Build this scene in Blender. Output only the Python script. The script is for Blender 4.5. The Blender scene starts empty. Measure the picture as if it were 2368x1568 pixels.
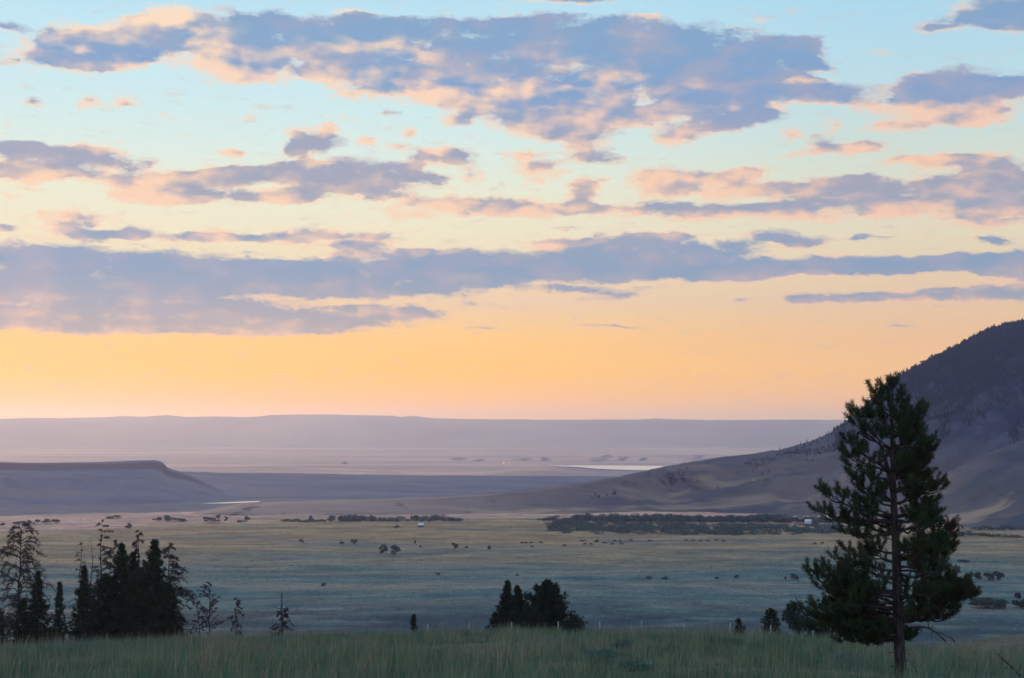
import bpy, math, random
import numpy as np
from mathutils import Vector, Matrix, noise as mnoise

S = bpy.context.scene
R = math.radians
COL = S.collection

# ------------------------------------------------------------------ camera
CAM_Z = 80.0                       # the eye is 80 m above the valley plain (z = 0)
PITCH = math.atan(201 / 3287.5)
cam_data = bpy.data.cameras.new('camera')
cam_data.lens = 50.0
cam_data.sensor_width = 36.0
cam_data.clip_start = 0.5
cam_data.clip_end = 90000
cam_data.dof.use_dof = True
cam_data.dof.focus_distance = 900
cam_data.dof.aperture_fstop = 2.4
cam = bpy.data.objects.new('camera', cam_data)
COL.objects.link(cam)
cam.location = (0, 0, CAM_Z)
cam.rotation_euler = (R(90) + PITCH, 0, 0)
S.camera = cam

FPX, CU, CV = 3287.5, 1183.5, 784.0   # reading positions off a 2367 x 1568 view of the photograph


def ray(u, v):
    x, y = (u - CU) / FPX, -(v - CV) / FPX
    return Vector((x, math.cos(PITCH) - y * math.sin(PITCH), math.sin(PITCH) + y * math.cos(PITCH)))


def at(u, v, Y):
    d = ray(u, v)
    return Vector((0, 0, CAM_Z)) + d * (Y / d.y)


def atz(u, v, z=0.0):
    d = ray(u, v)
    return Vector((0, 0, CAM_Z)) + d * ((z - CAM_Z) / d.z)


def azel(u, v):
    d = ray(u, v).normalized()
    return math.degrees(math.atan2(d.x, d.y)), math.degrees(math.asin(d.z))


def lin(*c):
    return tuple(((x / 255) / 12.92 if x / 255 <= .04045 else ((x / 255 + .055) / 1.055) ** 2.4) for x in c)


# ------------------------------------------------------------------ node helper
class NT:
    def __init__(self, tree):
        self.t = tree
        self.l = tree.links

    def n(self, typ, **kw):
        nd = self.t.nodes.new(typ)
        for k, v in kw.items():
            setattr(nd, k, v)
        return nd

    def put(self, sock, v):
        if v is None:
            return
        if hasattr(v, 'links'):
            self.l.new(v, sock)
        else:
            if isinstance(v, (tuple, list)) and len(v) == 3 and sock.type == 'RGBA':
                v = (*v, 1)
            sock.default_value = v

    def m(self, op, a, b=None, c=None, clamp=False):
        nd = self.n('ShaderNodeMath', operation=op, use_clamp=clamp)
        for i, v in enumerate((a, b, c)):
            self.put(nd.inputs[i], v)
        return nd.outputs[0]

    def v(self, op, a, b=None, c=None):
        nd = self.n('ShaderNodeVectorMath', operation=op)
        for i, v in enumerate((a, b, c)):
            self.put(nd.inputs[i], v)
        return nd.outputs['Value'] if op in ('LENGTH', 'DOT_PRODUCT', 'DISTANCE') else nd.outputs[0]

    def mix(self, f, a, b, typ='RGBA', blend='MIX'):
        nd = self.n('ShaderNodeMix', data_type=typ, blend_type=blend) if typ == 'RGBA' else self.n('ShaderNodeMix', data_type=typ)
        ins = [s for s in nd.inputs if s.enabled]
        self.put(ins[0], f)
        self.put(ins[1], a)
        self.put(ins[2], b)
        return [s for s in nd.outputs if s.enabled][0]

    def noise(self, vec, scale, detail=4, rough=.55, out='Fac', dist=0.0, lac=2.0):
        nd = self.n('ShaderNodeTexNoise')
        self.put(nd.inputs['Vector'], vec)
        nd.inputs['Scale'].default_value = scale
        nd.inputs['Detail'].default_value = detail
        nd.inputs['Roughness'].default_value = rough
        nd.inputs['Lacunarity'].default_value = lac
        nd.inputs['Distortion'].default_value = dist
        return nd.outputs[0 if out == 'Fac' else 1]

    def sstep(self, x, a, b, lo=0.0, hi=1.0):
        nd = self.n('ShaderNodeMapRange', interpolation_type='SMOOTHSTEP')
        for i, v in enumerate((x, a, b, lo, hi)):
            self.put(nd.inputs[i], v)
        return nd.outputs[0]

    def lstep(self, x, a, b, lo=0.0, hi=1.0):
        nd = self.n('ShaderNodeMapRange')
        for i, v in enumerate((x, a, b, lo, hi)):
            self.put(nd.inputs[i], v)
        return nd.outputs[0]

    def ramp(self, f, stops):
        nd = self.n('ShaderNodeValToRGB')
        e = nd.color_ramp.elements
        while len(e) < len(stops):
            e.new(.5)
        for i, (p, c) in enumerate(stops):
            e[i].position = p
            e[i].color = (*c, 1)
        self.put(nd.inputs[0], f)
        return nd.outputs[0]

    def xyz(self, x, y, z):
        nd = self.n('ShaderNodeCombineXYZ')
        for i, v in enumerate((x, y, z)):
            self.put(nd.inputs[i], v)
        return nd.outputs[0]


# ------------------------------------------------------------------ world: dusk sky with its cloud banks, laid out by azimuth and elevation
SUN_AZ, SUN_EL = -24.0, 2.0        # the glow is low, ahead and to the left
world = bpy.data.worlds.new('World')
S.world = world
world.use_nodes = True
W = NT(world.node_tree)
for nd in list(world.node_tree.nodes):
    world.node_tree.nodes.remove(nd)

# cx, cy, rx, ry (photograph pixels, turned into degrees), tone 0 shaded .. 1 lit, weight
CLOUDS = [
    # the great upper bank
    (110, 110, 80, 38, .35, 1), (170, 85, 70, 34, .75, 1), (230, 120, 120, 38, .25, 1), (330, 80, 110, 34, .55, 1), (395, 42, 85, 26, 1, 1.2), (300, 60, 60, 25, .7, .8),
    (350, 100, 90, 34, .1, 1), (140, 145, 110, 26, .15, .9), (20, 65, 50, 12, .1, .9), (265, 140, 90, 22, .6, .9), (330, 140, 55, 18, 1, .9), (240, 160, 50, 12, .2, .7),
    (480, 85, 70, 40, .5, 1), (590, 55, 120, 34, .15, 1.2), (560, 105, 110, 36, .3, 1.1), (500, 140, 100, 32, .9, 1.1), (600, 160, 80, 30, 1, 1.2), (560, 180, 90, 18, .9, .9), (545, 150, 22, 14, 0, .8),
    (760, 75, 200, 38, .1, 1.2), (700, 120, 120, 36, .3, 1.1), (900, 65, 180, 26, .0, 1.2), (1080, 58, 160, 20, .05, 1.1), (1240, 45, 110, 16, .1, .9), (830, 34, 70, 8, .9, .7),
    (860, 110, 120, 30, .75, 1), (720, 170, 50, 18, .2, .9), (800, 160, 90, 28, .45, 1.1), (880, 160, 90, 36, .3, 1.1), (760, 185, 80, 18, .7, .8), (950, 190, 130, 34, .5, 1.1), (850, 215, 120, 18, .8, .9),
    (930, 110, 28, 18, .9, .8), (1010, 130, 100, 44, .35, 1.1), (1070, 140, 70, 48, 0, 1.3), (1180, 110, 150, 52, .1, 1.2), (1170, 170, 130, 40, .25, 1.1), (1010, 215, 110, 26, .8, 1),
    (1100, 225, 130, 30, .75, 1.1), (1180, 260, 110, 40, .45, 1.1), (1060, 250, 60, 22, .7, .8), (1320, 90, 130, 46, .1, 1.2), (1450, 65, 110, 28, .1, 1.2), (1490, 40, 30, 8, 1, .6),
    (1400, 140, 140, 48, .15, 1.2), (1400, 200, 90, 34, .7, 1.2), (1460, 165, 50, 24, .7, 1), (1300, 220, 140, 46, .45, 1.2), (1330, 275, 140, 42, .4, 1.2), (1250, 300, 90, 30, .5, 1), (1340, 320, 90, 26, .5, 1), (1400, 250, 80, 40, .35, 1),
    (1560, 90, 140, 36, .0, 1.3), (1560, 150, 150, 50, .0, 1.4), (1700, 110, 130, 34, .0, 1.3), (1720, 160, 140, 44, .05, 1.3), (1640, 210, 150, 42, .1, 1.3), (1560, 230, 90, 40, .3, 1.1), (1680, 260, 100, 36, .15, 1.2),
    (1620, 190, 40, 12, .9, .6), (1810, 110, 90, 22, .05, 1.1), (1860, 125, 50, 44, .0, 1.2), (1840, 95, 60, 14, .05, 1), (1905, 153, 45, 11, .05, .9), (1790, 205, 120, 30, .05, 1.2), (1900, 215, 130, 24, .1, 1.3),
    (1870, 183, 55, 12, 1, 1), (1740, 250, 90, 16, .95, .9), (1500, 270, 80, 24, .75, 1), (1720, 272, 115, 18, 0, 1.2), (1660, 290, 80, 20, .15, 1.1), (1555, 312, 75, 30, .45, 1), (1500, 255, 40, 14, 1, .7), (1990, 235, 80, 12, .8, .8),
    (1370, 370, 70, 16, .2, .9), (1350, 350, 70, 16, .5, .8), (1250, 390, 70, 34, .85, 1), (1210, 355, 60, 14, .8, .7),
    # right end of it, and the pieces in the top corner
    (2120, 200, 80, 26, .05, 1.1), (2210, 185, 90, 28, .0, 1.2), (2200, 215, 150, 24, .1, 1.2), (2330, 205, 110, 28, .1, 1.2), (2310, 190, 50, 8, .9, .7), (2130, 245, 150, 18, .85, 1), (2180, 275, 150, 22, .85, 1.1), (2270, 265, 90, 24, .95, 1), (2060, 300, 90, 14, .8, .9),
    (2250, 50, 120, 18, .0, 1.1), (2330, 25, 110, 26, .2, 1.1), (2150, 68, 60, 7, .0, .8), (2360, 60, 90, 14, 0, 1), (1330, 4, 150, 9, .2, 1), (2340, -10, 140, 20, .5, 1), (1760, 40, 60, 10, .1, .5), (1730, 65, 60, 9, .1, .5),
    # small separate puffs
    (75, 232, 36, 9, .3, .9), (200, 235, 36, 14, 1, 1), (300, 232, 44, 14, .6, .7), (290, 245, 40, 8, .3, .6), (590, 245, 40, 8, .3, .5),
    (690, 310, 32, 18, 1, 1.1), (755, 305, 36, 18, 1, 1.2), (725, 335, 76, 24, .0, 1.4), (680, 350, 40, 14, .1, .9), (842, 327, 30, 12, 1, 1), (940, 305, 26, 18, 1, .9), (530, 358, 35, 10, .9, 1), (900, 262, 34, 10, .4, .7), (1050, 280, 40, 18, .4, .9), (920, 340, 60, 10, .8, .7),
    # the left and middle rows
    (30, 345, 90, 18, .0, 1.2), (110, 350, 110, 16, .15, 1.1), (230, 345, 70, 11, .95, 1), (180, 365, 130, 18, .2, 1.1), (90, 385, 130, 20, .45, 1.1), (30, 405, 120, 20, 1, 1.1), (160, 405, 140, 14, .7, 1), (350, 377, 32, 11, .25, .9), (300, 390, 60, 12, .3, .8), (60, 440, 90, 8, .8, .6), (40, 460, 60, 7, .8, .5),
    (330, 430, 100, 24, .9, 1.1), (400, 412, 110, 14, .9, 1), (460, 425, 110, 28, .45, 1.2), (350, 460, 100, 20, 1, 1.1), (440, 455, 80, 16, .5, 1), (530, 395, 80, 12, .9, 1), (560, 412, 100, 18, .2, 1.1), (700, 380, 90, 10, .95, 1), (680, 400, 130, 20, .15, 1.2), (820, 385, 110, 20, .15, 1.1), (780, 420, 140, 24, .2, 1.2),
    (900, 400, 90, 22, .2, 1.1), (960, 370, 46, 22, .2, 1), (950, 420, 80, 18, .1, 1), (1050, 350, 70, 12, .95, .9), (1050, 370, 80, 22, .25, 1.1), (860, 445, 110, 16, .3, 1), (700, 435, 70, 18, .9, 1), (640, 455, 80, 18, .4, 1), (690, 455, 90, 16, .3, .9), (560, 455, 36, 14, .1, .9), (1090, 405, 40, 20, .7, .7), (1020, 410, 40, 14, .3, .7),
    (1000, 470, 190, 18, .9, .85), (1130, 470, 170, 20, .9, .9), (1250, 490, 150, 16, .75, 1), (1350, 425, 50, 14, .8, 1), (1350, 450, 44, 26, .5, 1), (1340, 485, 70, 18, .6, 1), (1000, 495, 200, 10, .9, .6),
    # the right rows
    (1530, 405, 100, 22, .95, 1.1), (1510, 435, 80, 24, .8, 1.1), (1570, 435, 60, 18, .4, 1), (1650, 405, 120, 16, .9, 1), (1740, 395, 60, 12, .95, .9), (1700, 435, 120, 28, .95, 1.1), (1790, 440, 70, 20, .45, 1), (1880, 430, 70, 20, .4, 1), (1970, 420, 60, 18, .1, 1.1), (2010, 440, 80, 26, .1, 1.2),
    (1560, 480, 150, 16, .15, 1.1), (1720, 485, 150, 14, .2, 1.1), (1880, 470, 130, 18, .1, 1.2), (1900, 452, 80, 10, 1, .9), (1620, 500, 200, 12, .9, .8), (1900, 500, 200, 14, .8, .9), (2050, 475, 110, 16, .4, 1), (1440, 490, 60, 12, .7, .8),
    (2110, 372, 90, 14, .6, 1.1), (2210, 375, 90, 16, .45, 1.1), (2240, 362, 100, 12, .8, 1), (2300, 385, 70, 22, .1, 1.2), (2200, 420, 130, 22, .55, 1.1), (2170, 450, 130, 26, .4, 1.1), (2230, 435, 80, 12, 1, .8), (2320, 420, 90, 30, .5, 1.1), (2300, 460, 120, 32, .3, 1.2), (2360, 450, 60, 40, .15, 1.1), (2180, 485, 180, 22, .8, 1.1), (2300, 510, 130, 18, .6, .9),
    (1900, 335, 46, 22, .25, .9), (1970, 350, 90, 14, .45, 1), (1990, 342, 50, 8, .85, .8), (1830, 312, 34, 16, .9, .8), (1930, 295, 26, 18, .6, .8), (1850, 360, 60, 12, .7, .6), (1780, 372, 40, 8, .9, .5),
    # the low rows on the left
    (180, 505, 110, 16, .85, 1), (150, 525, 90, 12, .8, .9), (190, 545, 90, 14, .2, 1.1), (320, 538, 60, 15, .1, 1.1), (280, 545, 60, 10, .3, .8), (15, 532, 40, 9, .2, 1), (430, 550, 60, 10, .3, 1), (500, 548, 70, 14, .8, 1), (560, 552, 60, 10, .4, .9), (650, 550, 90, 12, .8, 1), (720, 545, 80, 14, .5, 1.1), (760, 570, 70, 9, .9, .8), (850, 548, 90, 18, .4, 1.1), (830, 570, 70, 12, .1, 1), (1310, 528, 50, 6, .4, .6),
    # the long blue band
    (60, 600, 200, 38, .05, 1.4), (250, 615, 220, 44, .05, 1.4), (130, 650, 260, 40, .08, 1.4), (470, 630, 240, 46, .03, 1.4), (700, 640, 240, 40, .03, 1.4), (420, 675, 300, 30, .12, 1.3), (930, 620, 220, 36, .03, 1.4), (1130, 610, 200, 36, .03, 1.4), (900, 665, 280, 26, .1, 1.3), (1250, 635, 260, 30, .03, 1.4), (1450, 600, 220, 34, .03, 1.4), (1430, 560, 180, 22, .35, 1.2), (1290, 565, 80, 16, .8, 1), (1540, 545, 110, 10, .8, 1),
    (1600, 585, 180, 26, .05, 1.3), (1600, 625, 240, 26, .03, 1.4), (1850, 620, 240, 22, .03, 1.4), (2080, 615, 220, 22, .03, 1.4), (2280, 612, 200, 24, .03, 1.4), (2380, 610, 120, 30, .03, 1.4), (1350, 672, 170, 9, .08, 1), (1450, 682, 80, 7, .2, .9), (820, 587, 90, 8, 1, .8), (980, 580, 120, 9, .9, .8), (1950, 592, 60, 8, .9, .7),
    (1780, 545, 60, 14, .25, 1), (1850, 557, 70, 18, .1, 1.2), (1720, 560, 60, 10, .2, .9), (1990, 546, 70, 5, .1, .8), (2307, 558, 46, 13, .05, 1.2),
    (-180, 640, 260, 48, .05, 1.3), (-420, 655, 280, 40, .05, 1.3), (-200, 725, 260, 28, .3, 1.1), (-520, 700, 240, 26, .25, 1.1), (2560, 612, 240, 26, .05, 1.3), (2820, 618, 240, 20, .05, 1.2), (2560, 470, 180, 34, .35, 1.1), (2600, 220, 200, 26, .2, 1.1), (-220, 380, 200, 26, .4, 1.1), (-160, 100, 150, 30, .4, 1.0),
    # its grey underside on the left
    (120, 715, 240, 26, .3, 1.2), (350, 725, 260, 30, .3, 1.2), (600, 730, 240, 28, .28, 1.2), (760, 745, 180, 20, .25, 1.2), (880, 715, 150, 16, .55, 1.1), (960, 730, 110, 14, .35, 1), (180, 750, 300, 16, .3, 1.1), (480, 752, 300, 16, .3, 1.1), (800, 704, 90, 6, .9, .7), (1080, 700, 60, 6, .4, .6), (300, 768, 380, 7, .75, .7), (640, 768, 260, 6, .6, .7),
    # the low right row
    (1850, 690, 60, 13, .4, 1), (1950, 690, 110, 14, .3, 1.1), (2120, 688, 140, 15, .3, 1.1), (2180, 670, 120, 9, .9, .7), (2300, 680, 150, 20, .4, 1.2), (2370, 655, 60, 16, .8, .9), (1710, 693, 46, 9, .4, .8), (1370, 692, 100, 7, .5, .7), (1410, 752, 120, 4, .3, .9), (1120, 763, 80, 4, .4, .7), (2080, 755, 70, 3, .3, .6),
]
geo = W.n('ShaderNodeTexCoord').outputs['Generated']
dirn = W.v('NORMALIZE', geo)
sep = W.n('ShaderNodeSeparateXYZ')
W.put(sep.inputs[0], dirn)
DEG = 180 / math.pi
az = W.m('MULTIPLY', W.m('ARCTAN2', sep.outputs[0], sep.outputs[1]), DEG)
el = W.m('MULTIPLY', W.m('ARCSINE', sep.outputs[2]), DEG)
P0 = W.xyz(az, el, 0.0)
# clear sky: colour by elevation, warmer and yellower towards the glow on the left
SKY_STOPS = [(-2, (270, 190, 40)), (.6, (270, 195, 40)), (2.2, (268, 203, 66)), (3.6, (260, 205, 118)), (4.9, (240, 206, 170)), (6.0, (240, 216, 178)), (7.6, (240, 229, 200)),
             (9.3, (234, 235, 213)), (11, (218, 236, 231)), (13, (204, 234, 240)), (15, (194, 231, 245)), (17.5, (180, 222, 242)), (24, (158, 204, 238)), (40, (136, 186, 232)), (90, (126, 176, 226))]
lo_e, hi_e = -2.0, 90.0
pos = lambda e: math.sqrt(max(0.0, (e - lo_e) / (hi_e - lo_e)))
ef = W.m('SQRT', W.lstep(el, lo_e, hi_e))
clear = W.ramp(ef, [(pos(e), lin(*c)) for e, c in SKY_STOPS])
# away from the glow (right, and behind the camera) the sky is duller
azabs = W.m('ABSOLUTE', W.m('SUBTRACT', az, -12.0))
away = W.sstep(azabs, 12, 80)
right_sky = W.ramp(ef, [(pos(e), lin(*c)) for e, c in [(.5, (252, 194, 118)), (2.2, (250, 196, 130)), (3.4, (238, 192, 150)), (5, (228, 198, 166)), (7.5, (226, 214, 188)), (10, (212, 220, 206)), (13, (186, 218, 228)), (16.5, (168, 214, 238)), (24, (158, 204, 238)), (90, (126, 176, 226))]])
clear = W.mix(W.m('MULTIPLY', W.sstep(azabs, 9, 30), .85), clear, right_sky)
dusk_back = W.ramp(ef, [(pos(-2), lin(184, 180, 204)), (pos(8), lin(214, 198, 208)), (pos(20), lin(186, 202, 230)), (pos(50), lin(138, 186, 232)), (pos(90), lin(126, 176, 226))])
clear = W.mix(W.sstep(azabs, 40, 130), clear, dusk_back)
sky_tex = W.n('ShaderNodeTexSky', sky_type='NISHITA', sun_disc=False, sun_elevation=R(SUN_EL), sun_rotation=R(SUN_AZ), altitude=1500, air_density=1.0, dust_density=1.0, ozone_density=1.5)
clear = W.mix(1.0, clear, W.mix(1.0, sky_tex.outputs[0], (.004, .004, .004), blend='MULTIPLY'), blend='ADD')

# cloud cover
ST = W.v('MULTIPLY', P0, (.30, .62, 1))
wn = W.v('SUBTRACT', W.noise(ST, 1.0, 3, .55, 'Color'), (.5, .5, .5))
wn2 = W.v('SUBTRACT', W.noise(ST, 4.2, 4, .6, 'Color'), (.5, .5, .5))
PW = W.v('MULTIPLY_ADD', wn, (1.3, .52, 0), P0)
PW = W.v('MULTIPLY_ADD', wn2, (.75, .36, 0), PW)
NS = W.v('MULTIPLY_ADD', wn2, (.16, .22, 0), ST)
n1 = W.noise(NS, 2.6, 8, .56)
n1b = W.noise(W.v('ADD', NS, (-.09, .15, 0)), 1.9, 2.2, .5)
n1c = W.noise(NS, 1.9, 2.2, .5)
fine = W.noise(NS, 14.0, 5, .62)
emb = W.m('SUBTRACT', n1c, n1b)
n3 = W.noise(NS, 1.5, 3, .5)
wisp = W.noise(W.v('MULTIPLY_ADD', wn2, (.5, .2, 0), W.v('MULTIPLY', P0, (.42, 1.5, 1))), 2.2, 7, .6)
puff = W.m('MULTIPLY', W.sstep(W.noise(W.v('MULTIPLY_ADD', wn2, (.2, .2, 0), W.v('MULTIPLY', P0, (.55, 1.25, 1))), 1.15, 4, .55), .60, .74), W.m('MULTIPLY', W.sstep(el, 5.5, 7.5), W.sstep(el, 16.5, 13.5)))
nn = W.m('MULTIPLY_ADD', W.m('SUBTRACT', fine, .5), .36, n1)
shade = W.ramp(ef, [(pos(e), lin(*c)) for e, c in [(2.5, (196, 172, 166)), (4.2, (170, 167, 176)), (5.0, (154, 163, 184)), (6.3, (132, 158, 192)), (8.2, (148, 162, 188)), (9.5, (160, 163, 184)), (11.5, (154, 163, 190)), (13.2, (128, 159, 202)), (15.5, (130, 164, 202)), (22, (110, 145, 195)), (60, (100, 135, 185))]])
litc = W.ramp(ef, [(pos(e), lin(*c)) for e, c in [(2.5, (252, 200, 164)), (4.5, (240, 198, 176)), (7, (248, 208, 184)), (10, (253, 212, 180)), (14, (252, 216, 190)), (17, (255, 226, 194)), (30, (220, 190, 185)), (60, (190, 180, 190))]])
# lit faces pinker and duller to the right, away from the glow
litc = W.mix(W.m('MULTIPLY', W.sstep(az, -10, 22), .40), litc, lin(238, 190, 172))
shade = W.mix(W.m('MULTIPLY', W.sstep(n3, .40, .64), .45), shade, lin(178, 168, 186))
low_f = W.sstep(el, 9.0, 4.0)


def cloud_part(part_cov, part_tsum, part_off=None):
    """the same finish for every part of the sky: cover and tone to a background closure"""
    tone = W.m('DIVIDE', W.m('MULTIPLY_ADD', puff, .35, part_tsum), W.m('MULTIPLY_ADD', puff, .55, W.m('MAXIMUM', part_cov, .02)))
    part_cov = W.m('MULTIPLY_ADD', puff, .55, part_cov)
    cv = W.m('MINIMUM', part_cov, 1.0)
    d = W.m('MULTIPLY_ADD', W.m('SUBTRACT', nn, .5), 1.85, W.m('SUBTRACT', cv, .32))
    alpha = W.sstep(d, -.14, .50)
    veil = W.sstep(W.m('MULTIPLY_ADD', W.m('SUBTRACT', wisp, .5), 2.6, W.m('SUBTRACT', cv, .16)), -.05, .65)
    alpha = W.m('MAXIMUM', alpha, W.m('MULTIPLY', veil, .70))
    thick = W.sstep(W.m('MULTIPLY_ADD', cv, .45, d), .10, .95)
    jit = W.m('MULTIPLY_ADD', emb, 1.7, W.m('MULTIPLY_ADD', W.m('SUBTRACT', n3, .5), 1.5, W.m('MULTIPLY', W.m('SUBTRACT', n1, .5), .9)))
    lt = W.m('MULTIPLY_ADD', jit, W.m('MINIMUM', W.m('MULTIPLY_ADD', tone, 1.7, .42), 1.15), tone)
    if part_off is not None:      # the side turned to the glow, low on the left, is lit
        lt = W.m('MULTIPLY_ADD', W.m('DIVIDE', part_off, W.m('MAXIMUM', part_cov, .1)), .62, lt)
    lt = W.m('ADD', lt, W.m('MULTIPLY_ADD', thick, -.66, .45))
    lt = W.sstep(lt, -.12, 1.05)
    sh = W.mix(W.m('MULTIPLY_ADD', thick, -.45, .45), shade, lin(196, 186, 194))
    sk = W.mix(W.m('MULTIPLY', alpha, .96), clear, W.mix(lt, sh, litc))
    sk = W.mix(W.sstep(el, -2.5, -.5), lin(70, 82, 88), sk)
    b = W.n('ShaderNodeBackground')
    W.put(b.inputs[0], sk)
    return b.outputs[0]


def blob_cover(blobs):
    grp = bpy.data.node_groups.new('cloud_bank', 'ShaderNodeTree')
    grp.interface.new_socket('P', in_out='INPUT', socket_type='NodeSocketVector')
    for nm in ('cov', 'tsum', 'turned'):
        grp.interface.new_socket(nm, in_out='OUTPUT', socket_type='NodeSocketFloat')
    G = NT(grp)
    gi, go = G.n('NodeGroupInput'), G.n('NodeGroupOutput')
    gp, gc, gt, gl = gi.outputs[0], 0.0, 0.0, 0.0
    for a, e, ra, re_, tn, wt in blobs:
        q = G.v('MULTIPLY_ADD', gp, (1 / ra, 1 / re_, 0), (-a / ra, -e / re_, 0))
        w = G.m('MAXIMUM', G.m('MULTIPLY_ADD', G.v('LENGTH', q), -wt, wt), 0.0)
        gc = G.m('ADD', w, gc)
        gt = G.m('MULTIPLY_ADD', w, tn, gt)
        gl = G.m('MULTIPLY_ADD', w, G.v('DOT_PRODUCT', q, (-.62, -.78, 0)), gl)
    G.put(go.inputs[2], gl)
    G.put(go.inputs[0], gc)
    G.put(go.inputs[1], gt)
    gn = W.n('ShaderNodeGroup')
    gn.node_tree = grp
    W.put(gn.inputs[0], PW)
    return gn.outputs[0], gn.outputs[1], gn.outputs[2]


def mix_shader(f, a, b):
    nd = W.n('ShaderNodeMixShader')
    W.put(nd.inputs[0], f)
    W.put(nd.inputs[1], a)
    W.put(nd.inputs[2], b)
    return nd.outputs[0]


BLOBS = []
for cx, cy, rx, ry, tn, wt in CLOUDS:
    a, e = azel(cx, cy)
    BLOBS.append((a, e, rx / FPX * DEG * 1.24, ry / FPX * DEG * 1.24 + .03, tn, wt))
MA, ME = 1.1, .5                     # how far the warp can carry a cloud edge
A_CUTS, E_CUTS = [-30, -9, 4, 30], [1.5, 6.1, 8.8, 11.6, 14.2, 19]
cells = None
for j in range(len(E_CUTS) - 1):
    rowc = None
    for i in range(len(A_CUTS) - 1):
        sub = [b for b in BLOBS if b[0] + b[2] > A_CUTS[i] - MA and b[0] - b[2] < A_CUTS[i + 1] + MA and b[1] + b[3] > E_CUTS[j] - ME and b[1] - b[3] < E_CUTS[j + 1] + ME]
        own = 1 + 2e-5 * (1 + i + 7 * j)      # keeps every cell's nodes its own
        c = cloud_part(*blob_cover([(a, e, ra * own, re_ * own, tn, wt) for a, e, ra, re_, tn, wt in sub]))
        rowc = c if rowc is None else mix_shader(W.m('GREATER_THAN', az, A_CUTS[i]), rowc, c)
    cells = rowc if cells is None else mix_shader(W.m('GREATER_THAN', el, E_CUTS[j]), cells, rowc)
# loose clouds for the parts of the sky outside the photograph
out_f = W.m('MAXIMUM', W.sstep(W.m('ABSOLUTE', az), 29, 36), W.sstep(el, 18.6, 24))
loose = W.m('MULTIPLY', W.m('MULTIPLY', W.sstep(W.noise(ST, .55, 2, .5), .45, .7), out_f), W.sstep(el, 1.5, 6))
rest = cloud_part(loose, W.m('MULTIPLY', loose, .4))
inside = W.m('MULTIPLY', W.m('MULTIPLY', W.m('LESS_THAN', W.m('ABSOLUTE', az), 29), W.m('LESS_THAN', el, 18.6)), W.m('GREATER_THAN', el, E_CUTS[0]))
wo = W.n('ShaderNodeOutputWorld')
W.put(wo.inputs[0], mix_shader(inside, rest, cells))
world.cycles.sampling_method = 'NONE'

sun_data = bpy.data.lights.new('sun', 'SUN')
sun_data.energy = 1.15
sun_data.angle = R(12)
sun_data.color = (1.0, .60, .34)
sun = bpy.data.objects.new('sun', sun_data)
COL.objects.link(sun)
sun.rotation_euler = (R(90 - SUN_EL - 2), 0, R(180 - SUN_AZ))

S.render.engine = 'CYCLES'
S.view_settings.view_transform = 'Standard'
S.view_settings.look = 'None'
S.view_settings.exposure = 0.0
S.view_settings.gamma = 1.0
S.cycles.use_denoising = True
S.cycles.use_adaptive_sampling = True
S.cycles.adaptive_threshold = .007
S.cycles.adaptive_min_samples = 12
S.cycles.max_bounces = 5
S.cycles.diffuse_bounces = 3
S.cycles.glossy_bounces = 2
S.cycles.transparent_max_bounces = 8
S.cycles.volume_bounces = 2
LAKES = [
    ('lake', [(1262, 1076.5), (1300, 1078), (1340, 1080), (1375, 1083.5), (1420, 1085.5), (1470, 1087), (1640, 1088), (1700, 1084), (1640, 1078.5), (1560, 1077.2), (1480, 1076.6), (1400, 1076.2), (1330, 1076)], -145.5, 'broad pale lake in the hazy valley behind the mountain apron', 'lake'),
    ('pool', [(1380, 1102.5), (1460, 1101.5), (1560, 1101), (1560, 1104.5), (1400, 1105)], -145.5, 'thin pale strip of water just above the purple bench', 'lake'),
    ('pond', [(462, 1163.6), (520, 1161.5), (560, 1159.8), (603, 1158.4), (598, 1160.6), (560, 1162.6), (520, 1163.8), (480, 1164.4)], -65.0, 'narrow bright pond at the foot of the mesa', 'pond'),
]

# ------------------------------------------------------------------ mesh and object helpers
rng = np.random.default_rng(7)


def mesh_np(name, verts, faces_list, mat=None, smooth=False, parent=None, uvs=None):
    """verts (n,3); faces_list: arrays (m,k) of one or several face sizes -> ONE linked mesh object"""
    me = bpy.data.meshes.new(name)
    verts = np.asarray(verts, dtype=np.float32)
    me.vertices.add(len(verts))
    me.vertices.foreach_set('co', verts.ravel())
    loops, starts, tot = [], [], 0
    for f in faces_list:
        f = np.asarray(f, dtype=np.int32)
        if not len(f):
            continue
        k = f.shape[1]
        loops.append(f.ravel())
        starts.append(tot + np.arange(len(f), dtype=np.int32) * k)
        tot += f.size
    loops = np.concatenate(loops)
    starts = np.concatenate(starts)
    me.loops.add(len(loops))
    me.loops.foreach_set('vertex_index', loops)
    me.polygons.add(len(starts))
    me.polygons.foreach_set('loop_start', starts)
    if smooth:
        me.polygons.foreach_set('use_smooth', np.ones(len(starts), dtype=bool))
    me.update(calc_edges=True)
    if mat is not None:
        me.materials.append(mat)
    o = bpy.data.objects.new(name, me)
    COL.objects.link(o)
    if parent is not None:
        o.parent = parent
    return o


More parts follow.
